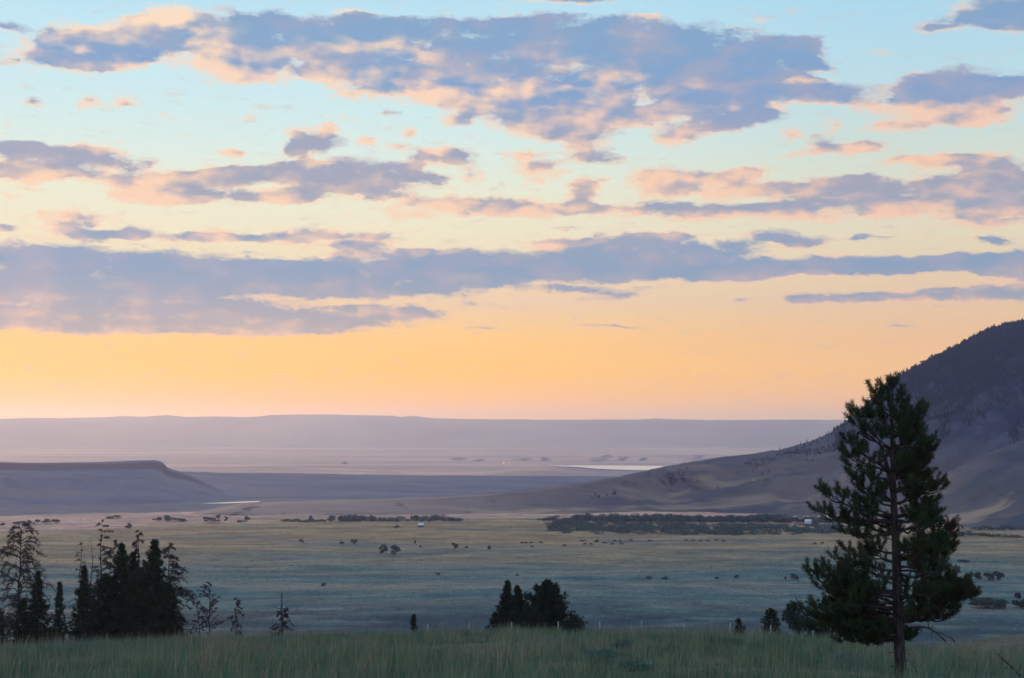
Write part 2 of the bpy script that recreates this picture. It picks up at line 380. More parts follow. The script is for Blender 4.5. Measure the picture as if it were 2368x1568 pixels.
class MB:
    """collects tubes, boxes and leaf faces into one mesh"""

    def __init__(self):
        self.v, self.q, self.t, self.n = [], [], [], 0

    def add(self, v, q=None, t=None):
        v = np.asarray(v, dtype=np.float64).reshape(-1, 3)
        if q is not None and len(q):
            self.q.append(np.asarray(q, dtype=np.int64) + self.n)
        if t is not None and len(t):
            self.t.append(np.asarray(t, dtype=np.int64) + self.n)
        self.v.append(v)
        self.n += len(v)

    def tube(self, pts, rad, k=5):
        pts = np.asarray(pts, dtype=np.float64)
        n = len(pts)
        rad = np.broadcast_to(np.asarray(rad, dtype=np.float64), (n,)) if np.ndim(rad) == 0 else np.asarray(rad, dtype=np.float64)
        tan = np.gradient(pts, axis=0)
        tan /= np.linalg.norm(tan, axis=1)[:, None] + 1e-9
        ref = np.array([0.31, 0.17, 0.93]) if abs(tan[:, 2]).mean() < .8 else np.array([0.9, 0.3, 0.1])
        a = np.cross(tan, ref)
        a /= np.linalg.norm(a, axis=1)[:, None] + 1e-9
        b = np.cross(tan, a)
        ang = np.arange(k) / k * 2 * np.pi
        ring = (a[:, None, :] * np.cos(ang)[None, :, None] + b[:, None, :] * np.sin(ang)[None, :, None]) * rad[:, None, None] + pts[:, None, :]
        i = np.arange(n - 1)[:, None] * k
        j = np.arange(k)[None, :]
        j2 = (j + 1) % k
        q = np.stack([i + j, i + j2, i + k + j2, i + k + j], axis=-1).reshape(-1, 4)
        self.add(ring.reshape(-1, 3), q)
        self.t.append(np.array([[0, m + 1, m] for m in range(1, k - 1)]) + self.n - n * k)
        self.t.append(np.array([[0, m, m + 1] for m in range(1, k - 1)]) + self.n - k)

    def box(self, c, s, rz=0.0):
        c = np.asarray(c, float)
        h = np.asarray(s, float) / 2
        p = np.array([[x, y, z] for z in (-1, 1) for y in (-1, 1) for x in (-1, 1)], float) * h
        ca, sa = math.cos(rz), math.sin(rz)
        p = np.stack([p[:, 0] * ca - p[:, 1] * sa, p[:, 0] * sa + p[:, 1] * ca, p[:, 2]], axis=1) + c
        self.add(p, [[0, 2, 3, 1], [4, 5, 7, 6], [0, 1, 5, 4], [2, 6, 7, 3], [0, 4, 6, 2], [1, 3, 7, 5]])

    def tris(self, P):
        """P (n,3,3) loose triangles"""
        P = np.asarray(P)
        self.add(P.reshape(-1, 3), t=np.arange(len(P) * 3).reshape(-1, 3))

    def quads(self, P):
        P = np.asarray(P)
        self.add(P.reshape(-1, 3), q=np.arange(len(P) * 4).reshape(-1, 4))

    def build(self, name, mat, parent=None, smooth=False):
        fs = []
        if self.q:
            fs.append(np.concatenate(self.q))
        if self.t:
            fs.append(np.concatenate(self.t))
        return mesh_np(name, np.concatenate(self.v), fs, mat, smooth, parent)


def tag(o, label=None, cat=None, group=None, kind=None):
    for k, v in (('label', label), ('category', cat), ('group', group), ('kind', kind)):
        if v:
            o[k] = v
    return o


def empty(name, loc, rz=0.0):
    o = bpy.data.objects.new(name, None)
    COL.objects.link(o)
    o.location = loc
    o.rotation_euler = (0, 0, rz)
    o.empty_display_size = .3
    return o


def copy_tree(o, parent=None):
    c = o.copy()
    COL.objects.link(c)
    c.parent = parent
    for ch in o.children:
        copy_tree(ch, c)
    return c


# ------------------------------------------------------------------ numpy noise for the relief
def _h(ix, iy, seed):
    n = (ix.astype(np.int64) * 374761393 + iy.astype(np.int64) * 668265263 + seed * 1442695041) & 0xffffffff
    n = ((n ^ (n >> 13)) * 1274126177) & 0xffffffff
    n = (n ^ (n >> 16)) & 0xffffffff
    return n / 4294967295.0


def vnoise(x, y, seed=0):
    x0, y0 = np.floor(x), np.floor(y)
    fx, fy = x - x0, y - y0
    fx, fy = fx * fx * fx * (fx * (fx * 6 - 15) + 10), fy * fy * fy * (fy * (fy * 6 - 15) + 10)
    ix, iy = x0.astype(np.int64), y0.astype(np.int64)
    a, b = _h(ix, iy, seed), _h(ix + 1, iy, seed)
    c, d = _h(ix, iy + 1, seed), _h(ix + 1, iy + 1, seed)
    return (a * (1 - fx) + b * fx) * (1 - fy) + (c * (1 - fx) + d * fx) * fy - .5


def fbm(x, y, oct=4, seed=0, gain=.5):
    s, a = 0.0, 1.0
    for i in range(oct):
        s = s + a * vnoise(x * 2 ** i + i * 17.3, y * 2 ** i - i * 9.1, seed + i)
        a *= gain
    return s


def ss(x, a, b):
    t = np.clip((x - a) / (b - a), 0, 1)
    return t * t * (3 - 2 * t)


_pr = [(0, 78.35), (10, 77.35), (20, 76.05), (30, 74.5), (38, 73.15), (50, 71.6), (65, 69.6), (80, 67.65), (90, 66.45), (100, 65.25), (110, 63.8), (120, 62.0), (135, 58.9), (160, 53), (200, 44), (260, 31),
       (330, 18), (420, 7.0), (500, 1.6), (570, 0), (1280, 0), (1420, -4), (1700, -40), (2100, -64), (2900, -66), (3900, -92), (5200, -146), (6000, -150), (60000, -150)]
_rr = np.concatenate([np.arange(0, 700, 1.0), np.arange(700, 60000, 10.0)])
_zz = np.interp(_rr, [p[0] for p in _pr], [p[1] for p in _pr])
_k = np.ones(9) / 9
_zs = _zz.copy()
_zs[4:690] = np.convolve(_zz, _k, 'same')[4:690]
_zs[705:-10] = np.convolve(_zs, np.ones(9) / 9, 'same')[705:-10]


def ground_z(x, y):
    x, y = np.asarray(x, float), np.asarray(y, float)
    r = np.hypot(x, y)
    a = np.degrees(np.arctan2(x, y))
    rq = r + fbm(a / 14, a * 0 + 3.3, 2, 5) * 90 * ss(r, 1200, 1500)
    z = np.interp(rq, _rr, _zs)
    front = ss(80 - np.abs(a), 0, 25)
    near = 1 - ss(r, 420, 560)
    z += near * (fbm(x / 13, y / 13, 3, 11) * .34 + fbm(x / 45, y / 45, 2, 21) * .22 * ss(r, 12, 30)) * front
    # a lower brow and a stony knoll on the right
    z += 8.2 * np.exp(-((a - 20) / 5.5) ** 2 - ((r - 195) / 38) ** 2) - .55 * ss(a, 10, 15) * np.exp(-((r - 100) / 28) ** 2)
    pl = ss(r, 520, 640) * (1 - ss(r, 1500, 1900))
    z += pl * (fbm(x / 160, y / 55, 4, 31, .55) * 3.0 + fbm(x / 40, y / 16, 3, 41) * 1.0)
    far = ss(r, 4500, 6500)
    z += far * (fbm(x / 2600, y / 1300, 4, 51) * 7)
    # two low buttes out on the far valley floor
    for (u, rr_, w_, d_, h_) in ((880, 6300, 95, 420, 34), (1010, 6100, 260, 300, 12), (1235, 6900, 190, 420, 26), (700, 7800, 300, 500, 12), (120, 9000, 400, 900, 10)):
        p = at(u, 985, rr_)
        z += h_ * np.exp(-(np.abs(x - p.x) / w_) ** 3 - (np.abs(y - p.y) / d_) ** 3)
    return z


def gz(x, y):
    return float(ground_z(np.array([x]), np.array([y]))[0])


def on_ground(u, v, r0=540, r1=3000):
    """where the line of sight through (u, v) meets the ground sheet"""
    d = ray(u, v)
    ys = np.linspace(r0, r1, 4000)
    x = d.x / d.y * ys
    zr = CAM_Z + d.z / d.y * ys
    g = ground_z(x, ys)
    i = int(np.argmax(zr <= g)) or len(ys) - 1
    return Vector((float(x[i]), float(ys[i]), float(g[i])))


def polar_grid(az_deg, rs, zf):
    A, Rr = np.meshgrid(np.radians(az_deg), rs)
    x, y = Rr * np.sin(A), Rr * np.cos(A)
    z = zf(x, y)
    n, m = A.shape
    i = np.arange(n - 1)[:, None] * m
    j = np.arange(m - 1)[None, :]
    q = np.stack([i + j, i + j + 1, i + m + j + 1, i + m + j], axis=-1).reshape(-1, 4)
    return np.stack([x, y, z], axis=-1).reshape(-1, 3), q


# ------------------------------------------------------------------ land materials
def new_mat(name, rough=.9, spec=.15):
    m = bpy.data.materials.new(name)
    m.use_nodes = True
    b = m.node_tree.nodes['Principled BSDF']
    b.inputs['Roughness'].default_value = rough
    b.inputs['Specular IOR Level'].default_value = spec
    return m, NT(m.node_tree), b


def worldpos(N):
    return N.n('ShaderNodeNewGeometry').outputs['Position']


def scaled(N, p, s):
    return N.v('MULTIPLY', p, s)


m_ground, N, B = new_mat('valley_ground', .95, .1)
p = worldpos(N)
sp = N.n('ShaderNodeSeparateXYZ')
N.put(sp.inputs[0], p)
rr = N.v('LENGTH', N.v('MULTIPLY', p, (1, 1, 0)))
wob = N.noise(scaled(N, p, (.0022, .0045, 0)), 1, 4, .6)
rw = N.m('MULTIPLY_ADD', N.m('SUBTRACT', wob, .5), 520, rr)
band = N.noise(scaled(N, p, (.0035, .022, 0)), 1.0, 5, .62)
patch = N.noise(scaled(N, p, (.012, .05, 0)), 1.0, 5, .6)
speck = N.noise(scaled(N, p, (.22, .45, 0)), 1.0, 4, .7)
sage = N.mix(N.sstep(patch, .38, .62), (.066, .148, .134), (.140, .186, .162))
sage = N.mix(N.m('MULTIPLY', N.sstep(band, .52, .62), .85), sage, (.235, .205, .165))
finestreak = N.noise(scaled(N, p, (.0075, .085, 0)), 1.0, 4, .6)
sage = N.mix(N.m('MULTIPLY', N.sstep(finestreak, .54, .66), .6), sage, (.215, .225, .205))
sage = N.mix(N.m('MULTIPLY', N.sstep(finestreak, .44, .33), .6), sage, (.050, .100, .115))
tan = N.mix(N.sstep(patch, .40, .62), (.31, .198, .105), (.44, .290, .150))
tan = N.mix(N.sstep(band, .52, .64), tan, (.175, .165, .140))
tan = N.mix(N.m('MULTIPLY', N.sstep(N.noise(scaled(N, p, (.0075, .085, 4)), 1.0, 4, .6), .44, .33), .6), tan, (.14, .125, .10))
straw = N.mix(N.sstep(patch, .4, .6), (.60, .33, .24), (.74, .42, .31))
plain = N.mix(N.sstep(N.m('MULTIPLY_ADD', N.m('SUBTRACT', band, .5), 320, rw), 760, 990), sage, tan)
plain = N.mix(N.sstep(rw, 1130, 1270), plain, straw)
near_dark = N.m('MULTIPLY', N.sstep(rr, 690, 590), N.sstep(N.noise(scaled(N, p, (.02, .05, 0)), 1, 3, .6), .34, .52))
plain = N.mix(near_dark, plain, (.038, .070, .084))
plain = N.mix(N.m('MULTIPLY', N.sstep(speck, .60, .74), N.sstep(rr, 1250, 800)), plain, (.26, .27, .28))
plain = N.mix(N.m('MULTIPLY', N.sstep(speck, .42, .30), .55), plain, (.030, .050, .058))
hill = N.mix(N.sstep(N.noise(scaled(N, p, (.09, .09, 0)), 1, 4, .6), .40, .62), (.060, .085, .060), (.125, .120, .080))
hill = N.mix(N.sstep(N.noise(scaled(N, p, (.8, .8, 0)), 1, 3, .6), .60, .72), hill, (.22, .23, .23))
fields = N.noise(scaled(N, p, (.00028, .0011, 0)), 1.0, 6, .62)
valley = N.mix(N.sstep(fields, .40, .60), (.36, .21, .14), (.70, .385, .25))  # pale pink of lit valley mist put into the ground colour
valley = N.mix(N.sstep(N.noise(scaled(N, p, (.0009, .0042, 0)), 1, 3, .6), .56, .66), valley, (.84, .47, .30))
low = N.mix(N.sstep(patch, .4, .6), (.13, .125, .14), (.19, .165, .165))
col = N.mix(N.sstep(rr, 480, 575), hill, plain)
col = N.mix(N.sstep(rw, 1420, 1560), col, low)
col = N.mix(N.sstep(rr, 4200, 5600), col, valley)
fleck = N.noise(scaled(N, p, (.30, .16, 0)), 1.0, 5, .8)
col = N.mix(1.0, col, N.mix(N.sstep(fleck, .34, .66), (.80, .82, .84), (1.17, 1.15, 1.12)), blend='MULTIPLY')
mott = N.noise(scaled(N, p, (.035, .060, 0)), 1.0, 5, .7)
col = N.mix(1.0, col, N.mix(N.sstep(mott, .36, .64), (.74, .78, .82), (1.20, 1.16, 1.10)), blend='MULTIPLY')
lakeside = N.m('MULTIPLY', N.sstep(rr, 6000, 6700), N.m('MULTIPLY', N.sstep(rr, 9300, 8300), N.sstep(sp.outputs[0], 60, 500)))
col = N.mix(N.m('MULTIPLY', lakeside, .8), col, (.14, .115, .115))
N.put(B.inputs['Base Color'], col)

az_g = np.concatenate([np.arange(-180, -34, 4.0), np.arange(-34, 34.01, .13), np.arange(38, 180.1, 4.0)])
rs = np.concatenate([[.05, 3, 6, 10, 14, 18, 22, 26], np.arange(28, 128, .9), np.arange(130, 540, 6.0), np.arange(540, 1500, 4.0), np.arange(1510, 3200, 25.0), np.geomspace(3300, 26000, 90)])
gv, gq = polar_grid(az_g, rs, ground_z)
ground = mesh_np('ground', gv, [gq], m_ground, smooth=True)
tag(ground, 'grassy slope and sagebrush plain running out to the hazy valley floor', 'ground', kind='structure')


# hills given by a crest line read along the skyline: (u, v) at a distance
def hill_mesh(name, crest, foot, back, prof, relief, az0, az1, step, mat, nfront=90, nback=30, base=None, edge=0):
    """crest: list of (u, v, r); foot(az), back(az): distances; prof(t): height share from foot to crest"""
    ca = np.array([azel(u, 985)[0] for u, v, r in crest])
    cr = np.array([r for u, v, r in crest])
    cz = np.array([at(u, v, r * math.cos(math.radians(a))).z for (u, v, r), a in zip(crest, ca)])
    az = np.arange(az0, az1, step)
    R_c, Z_c = np.interp(az, ca, cr), np.interp(az, ca, cz)
    R_f, R_b = foot(az), back(az)
    zb = (lambda x, y: ground_z(x, y) - 3.0) if base is None else base
    rows = []
    for t in np.linspace(0, 1, nfront):
        rows.append((R_f + (R_c - R_f) * t, t, 0.0))
    for t in np.linspace(0, 1, nback)[1:]:
        rows.append((R_c + (R_b - R_c) * t, 1.0, t))
    A = np.radians(az)
    X = np.array([r * np.sin(A) for r, _, _ in rows])
    Y = np.array([r * np.cos(A) for r, _, _ in rows])
    Z = np.zeros_like(X)
    for i, (r, tf, tb) in enumerate(rows):
        g = zb(X[i], Y[i])
        if tb > 0:
            s = 1 - ss(np.array(tb), 0, 1)
        else:
            s = prof(tf, az)
        Z[i] = g + np.maximum(Z_c - g, 0) * s * (ss(az, az0, az0 + edge) if edge else 1)
        Z[i] += relief(X[i], Y[i], tf, tb, np.maximum(Z_c - g, 0))
    n, m = X.shape
    ii = np.arange(n - 1)[:, None] * m
    j = np.arange(m - 1)[None, :]
    q = np.stack([ii + j, ii + j + 1, ii + m + j + 1, ii + m + j], axis=-1).reshape(-1, 4)
    o = mesh_np(name, np.stack([X, Y, Z], -1).reshape(-1, 3), [q], mat, smooth=True)
    return o, (az, np.array([r for r, _, _ in rows]), X, Y, Z)


# the far ridge
m_ridge, N, B = new_mat('far_ridge_slopes', .95, .05)
p = worldpos(N)
N.put(B.inputs['Base Color'], N.mix(N.sstep(N.noise(scaled(N, p, (.0006, .0006, .002)), 1, 5, .6), .4, .6), (.28, .165, .085), (.42, .26, .14)))  # slope colour raised and warmed to carry part of the haze glow
RIDGE = [(-900, 968), (-400, 966), (0, 966), (60, 964), (150, 964.5), (230, 963), (285, 960), (330, 962), (385, 958), (430, 962.5), (500, 960.5), (560, 963), (600, 961), (622, 957), (740, 955), (860, 957.5), (915, 959),
         (925, 962), (950, 960), (965, 960), (1000, 965), (1100, 967), (1300, 969), (1480, 968), (1520, 966), (1600, 969), (1800, 969), (1950, 969), (2400, 970), (3300, 972)]
ridge, _ = hill_mesh('ridge', [(u, v, 17500 + 500 * math.sin(u / 300)) for u, v in RIDGE], lambda a: 15200 + 300 * np.sin(a), lambda a: 22000 + 0 * a, lambda t, a: ss(np.array(t), 0, 1.15) ** 1.1,
                     lambda x, y, tf, tb, h: fbm(x / 900, y / 900, 5, 61) * 26 * tf * (1 - .78 * tf) + (fbm(x / 160, y / 400, 3, 65) * 5 * tf), -36, 36, .05, m_ridge, 40, 12)
tag(ridge, 'long flat-topped ridge on the horizon fading into pink haze', 'ridge', kind='structure')

# the mesa and the bench that runs out from its foot
m_mesa, N, B = new_mat('mesa_slopes', .95, .05)
p = worldpos(N)
nm = N.noise(scaled(N, p, (.004, .009, .02)), 1, 5, .6)
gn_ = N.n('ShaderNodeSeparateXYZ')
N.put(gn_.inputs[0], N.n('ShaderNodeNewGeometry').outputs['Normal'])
mcol = N.mix(N.sstep(nm, .38, .64), (.072, .092, .145), (.145, .152, .190))  # blue of distance haze put into the mesa and bench colour
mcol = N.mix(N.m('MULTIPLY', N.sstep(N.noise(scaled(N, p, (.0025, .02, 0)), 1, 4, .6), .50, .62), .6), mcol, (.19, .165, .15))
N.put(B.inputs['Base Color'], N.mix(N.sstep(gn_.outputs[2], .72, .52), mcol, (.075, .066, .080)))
BENCH = [(-900, 1092), (0, 1092), (300, 1092), (430, 1093), (520, 1096), (700, 1098), (850, 1101.5), (1000, 1103), (1300, 1105), (1420, 1106), (1700, 1108), (2300, 1112)]
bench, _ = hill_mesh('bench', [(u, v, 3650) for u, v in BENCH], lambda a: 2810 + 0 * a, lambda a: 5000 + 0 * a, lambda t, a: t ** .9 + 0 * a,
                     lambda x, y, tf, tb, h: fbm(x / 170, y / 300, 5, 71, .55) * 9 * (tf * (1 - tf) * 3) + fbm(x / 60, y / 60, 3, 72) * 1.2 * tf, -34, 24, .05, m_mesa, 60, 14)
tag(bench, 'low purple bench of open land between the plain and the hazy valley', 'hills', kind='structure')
MESA = [(-900, 1066), (-300, 1068), (0, 1069), (60, 1070), (140, 1070), (220, 1068.5), (300, 1065.5), (358, 1064), (372, 1067), (381, 1072), (386, 1080), (396, 1085), (425, 1094), (450, 1104), (480, 1119), (520, 1139), (570, 1163), (640, 1190), (800, 1200)]


def mesa_prof(t, a):
    t = np.array(t)
    s0 = ss(np.array(0.0), -.35, .9) ** 1.35
    return .78 * (ss(t, -.35, .9) ** 1.35 - s0) / (1 - s0) * (t < .9) + (t >= .9) * (.78 + .22 * ss(t, .9, .93))


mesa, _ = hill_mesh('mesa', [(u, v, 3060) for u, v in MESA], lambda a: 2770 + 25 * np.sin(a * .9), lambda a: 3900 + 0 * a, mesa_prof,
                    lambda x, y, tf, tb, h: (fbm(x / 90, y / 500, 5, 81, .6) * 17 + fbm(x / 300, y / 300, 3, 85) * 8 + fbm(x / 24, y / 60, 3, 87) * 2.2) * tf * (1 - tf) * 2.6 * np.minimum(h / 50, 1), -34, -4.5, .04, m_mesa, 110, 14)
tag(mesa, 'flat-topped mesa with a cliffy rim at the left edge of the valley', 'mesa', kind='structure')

# the mountain on the right with its long apron, and the smooth foothill before it
m_mtn, N, B = new_mat('mountain_slopes', .95, .05)
p = worldpos(N)
sp = N.n('ShaderNodeSeparateXYZ')
N.put(sp.inputs[0], p)
nA = N.noise(scaled(N, p, (.0075, .0045, .004)), 1, 6, .62)
nB = N.noise(scaled(N, p, (.03, .02, .03)), 1, 5, .62)
nC = N.noise(scaled(N, p, (.0022, .009, .006)), 1, 5, .6)
grassy = N.mix(N.sstep(nA, .36, .62), (.108, .092, .095), (.180, .138, .125))
grassy = N.mix(N.sstep(nC, .52, .64), grassy, (.31, .215, .15))
wig = N.v('MULTIPLY_ADD', N.v('SUBTRACT', N.noise(scaled(N, p, (.006, .006, .006)), 1, 3, .6, 'Color'), (.5, .5, .5)), (90, 90, 0), p)
strk = N.noise(N.xyz(N.m('MULTIPLY', N.v('DOT_PRODUCT', wig, (.60, -.80, 0)), .016), N.m('MULTIPLY', N.v('DOT_PRODUCT', wig, (-.80, -.60, 0)), .0030), 0), 1, 4, .58)
grassy = N.mix(N.sstep(strk, .47, .36), grassy, (.080, .080, .100))
grassy = N.mix(N.sstep(strk, .55, .64), grassy, (.40, .265, .175))
lowstraw = N.m('MULTIPLY', N.sstep(sp.outputs[0], 120, -250), N.sstep(nC, .34, .5))
grassy = N.mix(lowstraw, grassy, (.46, .295, .235))
grassy = N.mix(N.m('MULTIPLY', N.sstep(nB, .58, .70), .7), grassy, (.050, .058, .055))
wooded = N.mix(N.sstep(nB, .42, .66), (.014, .024, .050), (.048, .058, .092))  # wooded slopes tinted blue, distance haze put into their colour
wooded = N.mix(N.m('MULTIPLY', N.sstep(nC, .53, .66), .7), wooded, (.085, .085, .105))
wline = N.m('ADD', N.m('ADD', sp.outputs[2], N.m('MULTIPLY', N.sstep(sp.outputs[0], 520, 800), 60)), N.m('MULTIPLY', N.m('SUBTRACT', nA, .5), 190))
grassy = N.mix(N.sstep(sp.outputs[2], 12, 70), grassy, N.mix(N.sstep(nB, .40, .62), (.050, .058, .085), (.110, .100, .120)))  # mid slopes take the same painted haze blue higher up
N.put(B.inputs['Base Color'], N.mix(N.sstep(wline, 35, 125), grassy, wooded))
CREST = [(300, 1200, 1330), (480, 1184, 1340), (560, 1174, 1350), (640, 1167, 1360), (860, 1160, 1400), (1100, 1150, 1460), (1250, 1135, 1520), (1350, 1121, 1560), (1430, 1105, 1600), (1500, 1089, 1650), (1560, 1077, 1700), (1640, 1063, 1760), (1720, 1053, 1800),
         (1800, 1041, 1850), (1870, 1021, 1900), (1920, 999, 1930), (1950, 980, 1950), (1980, 955, 1980), (2010, 929, 2010), (2070, 874, 2050), (2110, 850, 2080), (2150, 830, 2100), (2190, 811, 2130), (2230, 790, 2150), (2270, 768, 2180), (2300, 756, 2200),
         (2340, 747, 2230), (2367, 741, 2250), (2480, 722, 2320), (2650, 708, 2400), (2900, 715, 2500), (3300, 780, 2600), (3900, 960, 2700)]


def spurs(x, y, tf, tb, h):
    d = (-.80, -.60)
    along, across = x * d[0] + y * d[1], x * -d[1] + y * d[0]
    s = 1 - np.abs(fbm(across / 130, along / 520, 4, 91, .5)) * 2.6
    e = tf * (1 - tf) * 4
    amp = np.minimum(h * .27, 38)
    s2 = 1 - np.abs(fbm(across / 42, along / 190, 3, 93, .5)) * 2.6
    return ((s - .55) * amp + (s2 - .5) * amp * .28) * e * (1 - tb) + fbm(x / 26, y / 26, 4, 95, .6) * 1.6 * tf * np.minimum(h / 30, 1)


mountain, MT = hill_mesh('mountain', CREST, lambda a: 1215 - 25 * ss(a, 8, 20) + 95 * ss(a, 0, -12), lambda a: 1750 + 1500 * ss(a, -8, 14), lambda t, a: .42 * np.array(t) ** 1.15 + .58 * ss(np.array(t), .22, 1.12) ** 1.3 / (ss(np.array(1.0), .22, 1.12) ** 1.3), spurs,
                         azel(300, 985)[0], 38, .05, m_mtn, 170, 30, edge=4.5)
tag(mountain, 'dark mountain rising on the right from a long grassy apron', 'mountain', kind='structure')
FOOT = [(2030, 1196, 1300), (2080, 1160, 1350), (2130, 1128, 1400), (2180, 1100, 1440), (2230, 1072, 1470), (2300, 1040, 1500), (2367, 1019, 1520), (2480, 992, 1560), (2700, 975, 1600), (3100, 1000, 1650), (3700, 1120, 1700)]
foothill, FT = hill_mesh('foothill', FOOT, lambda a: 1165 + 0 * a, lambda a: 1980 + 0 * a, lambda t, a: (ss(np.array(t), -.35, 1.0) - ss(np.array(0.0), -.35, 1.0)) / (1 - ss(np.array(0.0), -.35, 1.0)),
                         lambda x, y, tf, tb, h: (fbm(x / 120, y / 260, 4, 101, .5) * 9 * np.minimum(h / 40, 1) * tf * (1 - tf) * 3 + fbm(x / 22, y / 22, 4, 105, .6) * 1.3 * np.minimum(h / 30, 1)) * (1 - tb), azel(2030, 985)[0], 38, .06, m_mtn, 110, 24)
tag(foothill, 'smooth rounded foothill in front of the dark mountain at the right edge', 'hills', kind='structure')


def mtn_z(u, tf):
    """a point on the mountain front: azimuth of u, share tf of the way up from foot to crest"""
    az, RR, X, Y, Z = MT
    a = azel(u, 985)[0]
    i = int(np.clip(np.searchsorted(az, a), 0, len(az) - 1))
    k = int(round(tf * 169))
    return Vector((X[k, i], Y[k, i], Z[k, i]))


# water
m_water, N, B = new_mat('still_water', .20, .5)
B.inputs['Base Color'].default_value = (.95, .94, .96, 1)
B.inputs['Metallic'].default_value = 1.0
p = worldpos(N)
bump = N.n('ShaderNodeBump')
bump.inputs['Strength'].default_value = .02
bump.inputs['Distance'].default_value = .3
N.put(bump.inputs['Height'], N.noise(scaled(N, p, (.05, .05, .05)), 1, 4, .6))
N.put(B.inputs['Normal'], bump.outputs[0])


def water(name, outline, z, label, cat):
    pts = [atz(u, v, z) for u, v in outline]
    o = mesh_np(name, [(q.x, q.y, z) for q in pts], [np.arange(len(pts))[None, :]], m_water)
    return tag(o, label, cat, kind='structure')


for nm_, outl, z_, lab, cat in LAKES:
    water(nm_, outl, z_, lab, cat)

# ------------------------------------------------------------------ plant materials
def leaf_mat(name, a, b, c=None, rough=.75):
    m, N, B = new_mat(name, rough, .12)
    g = N.n('ShaderNodeNewGeometry')
    rnd = g.outputs['Random Per Island']
    col = N.mix(N.sstep(rnd, .1, .9), a, b)
    if c:
        col = N.mix(N.sstep(N.noise(N.v('MULTIPLY', g.outputs['Position'], (1.1, 1.1, 1.1)), 1, 3, .6), .52, .66), col, c)
    N.put(B.inputs['Base Color'], col)
    return m


def bark_mat(name, a, b, s=9.0):
    m, N, B = new_mat(name, .92, .1)
    p = N.n('ShaderNodeTexCoord').outputs['Object']
    N.put(B.inputs['Base Color'], N.mix(N.sstep(N.noise(N.v('MULTIPLY', p, (s, s, s * .25)), 1, 5, .65), .35, .65), a, b))
    return m


M_PINE = leaf_mat('pine_needles', (.025, .050, .027), (.058, .086, .038), (.060, .056, .030))
M_RUST = leaf_mat('dead_needles', (.060, .035, .028), (.085, .048, .036))
M_CONIFER = leaf_mat('conifer_needles', (.020, .038, .026), (.046, .066, .036))
M_BARK = bark_mat('pine_bark', (.034, .030, .032), (.088, .078, .076), 14)
M_DEAD = bark_mat('dead_wood', (.050, .043, .048), (.110, .094, .100))
M_LICHEN = leaf_mat('dead_twigs', (.040, .034, .038), (.075, .060, .062))
M_SHRUB = leaf_mat('shrub_leaves', (.022, .042, .032), (.045, .068, .046))
M_FARTREE = leaf_mat('cottonwood_leaves', (.042, .080, .086), (.085, .128, .112))  # leaves lightened and blued, haze over distance put into their colour
M_WILLOW = leaf_mat('willow_leaves', (.042, .066, .050), (.085, .100, .062))
M_WOOD = bark_mat('weathered_wood', (.28, .27, .27), (.46, .44, .43), 14)


def unit(v):
    return v / (np.linalg.norm(v, axis=-1, keepdims=True) + 1e-9)


def sprigs(r, C, D, n, length, width, spread):
    """loose needle triangles round centres C (k,3) with main directions D (k,3)"""
    k = len(C)
    d = np.repeat(unit(D), n, axis=0) + r.normal(0, spread, (k * n, 3))
    d = unit(d)
    L = length * r.uniform(.6, 1.15, (k * n, 1))
    base = np.repeat(C, n, axis=0) + r.normal(0, length * .16, (k * n, 3))
    side = unit(np.cross(d, r.normal(0, 1, (k * n, 3)))) * width * .5
    return np.stack([base - side, base + side, base + d * L], axis=1)


def curve(p0, p1, sag, n=7, wob=0.0, r=None):
    """from p0 to p1, bent by the vector sag at the middle"""
    t = np.linspace(0, 1, n)[:, None]
    p = np.asarray(p0) * (1 - t) + np.asarray(p1) * t + np.asarray(sag) * (4 * t * (1 - t))
    if wob and r is not None:
        p[1:-1] += r.normal(0, wob, (n - 2, 3))
    return p


# ------------------------------------------------------------------ generators: each gives one thing with its parts
def tree_root(name, loc, label, cat, group=None):
    return tag(empty(name, loc), label, cat, group)


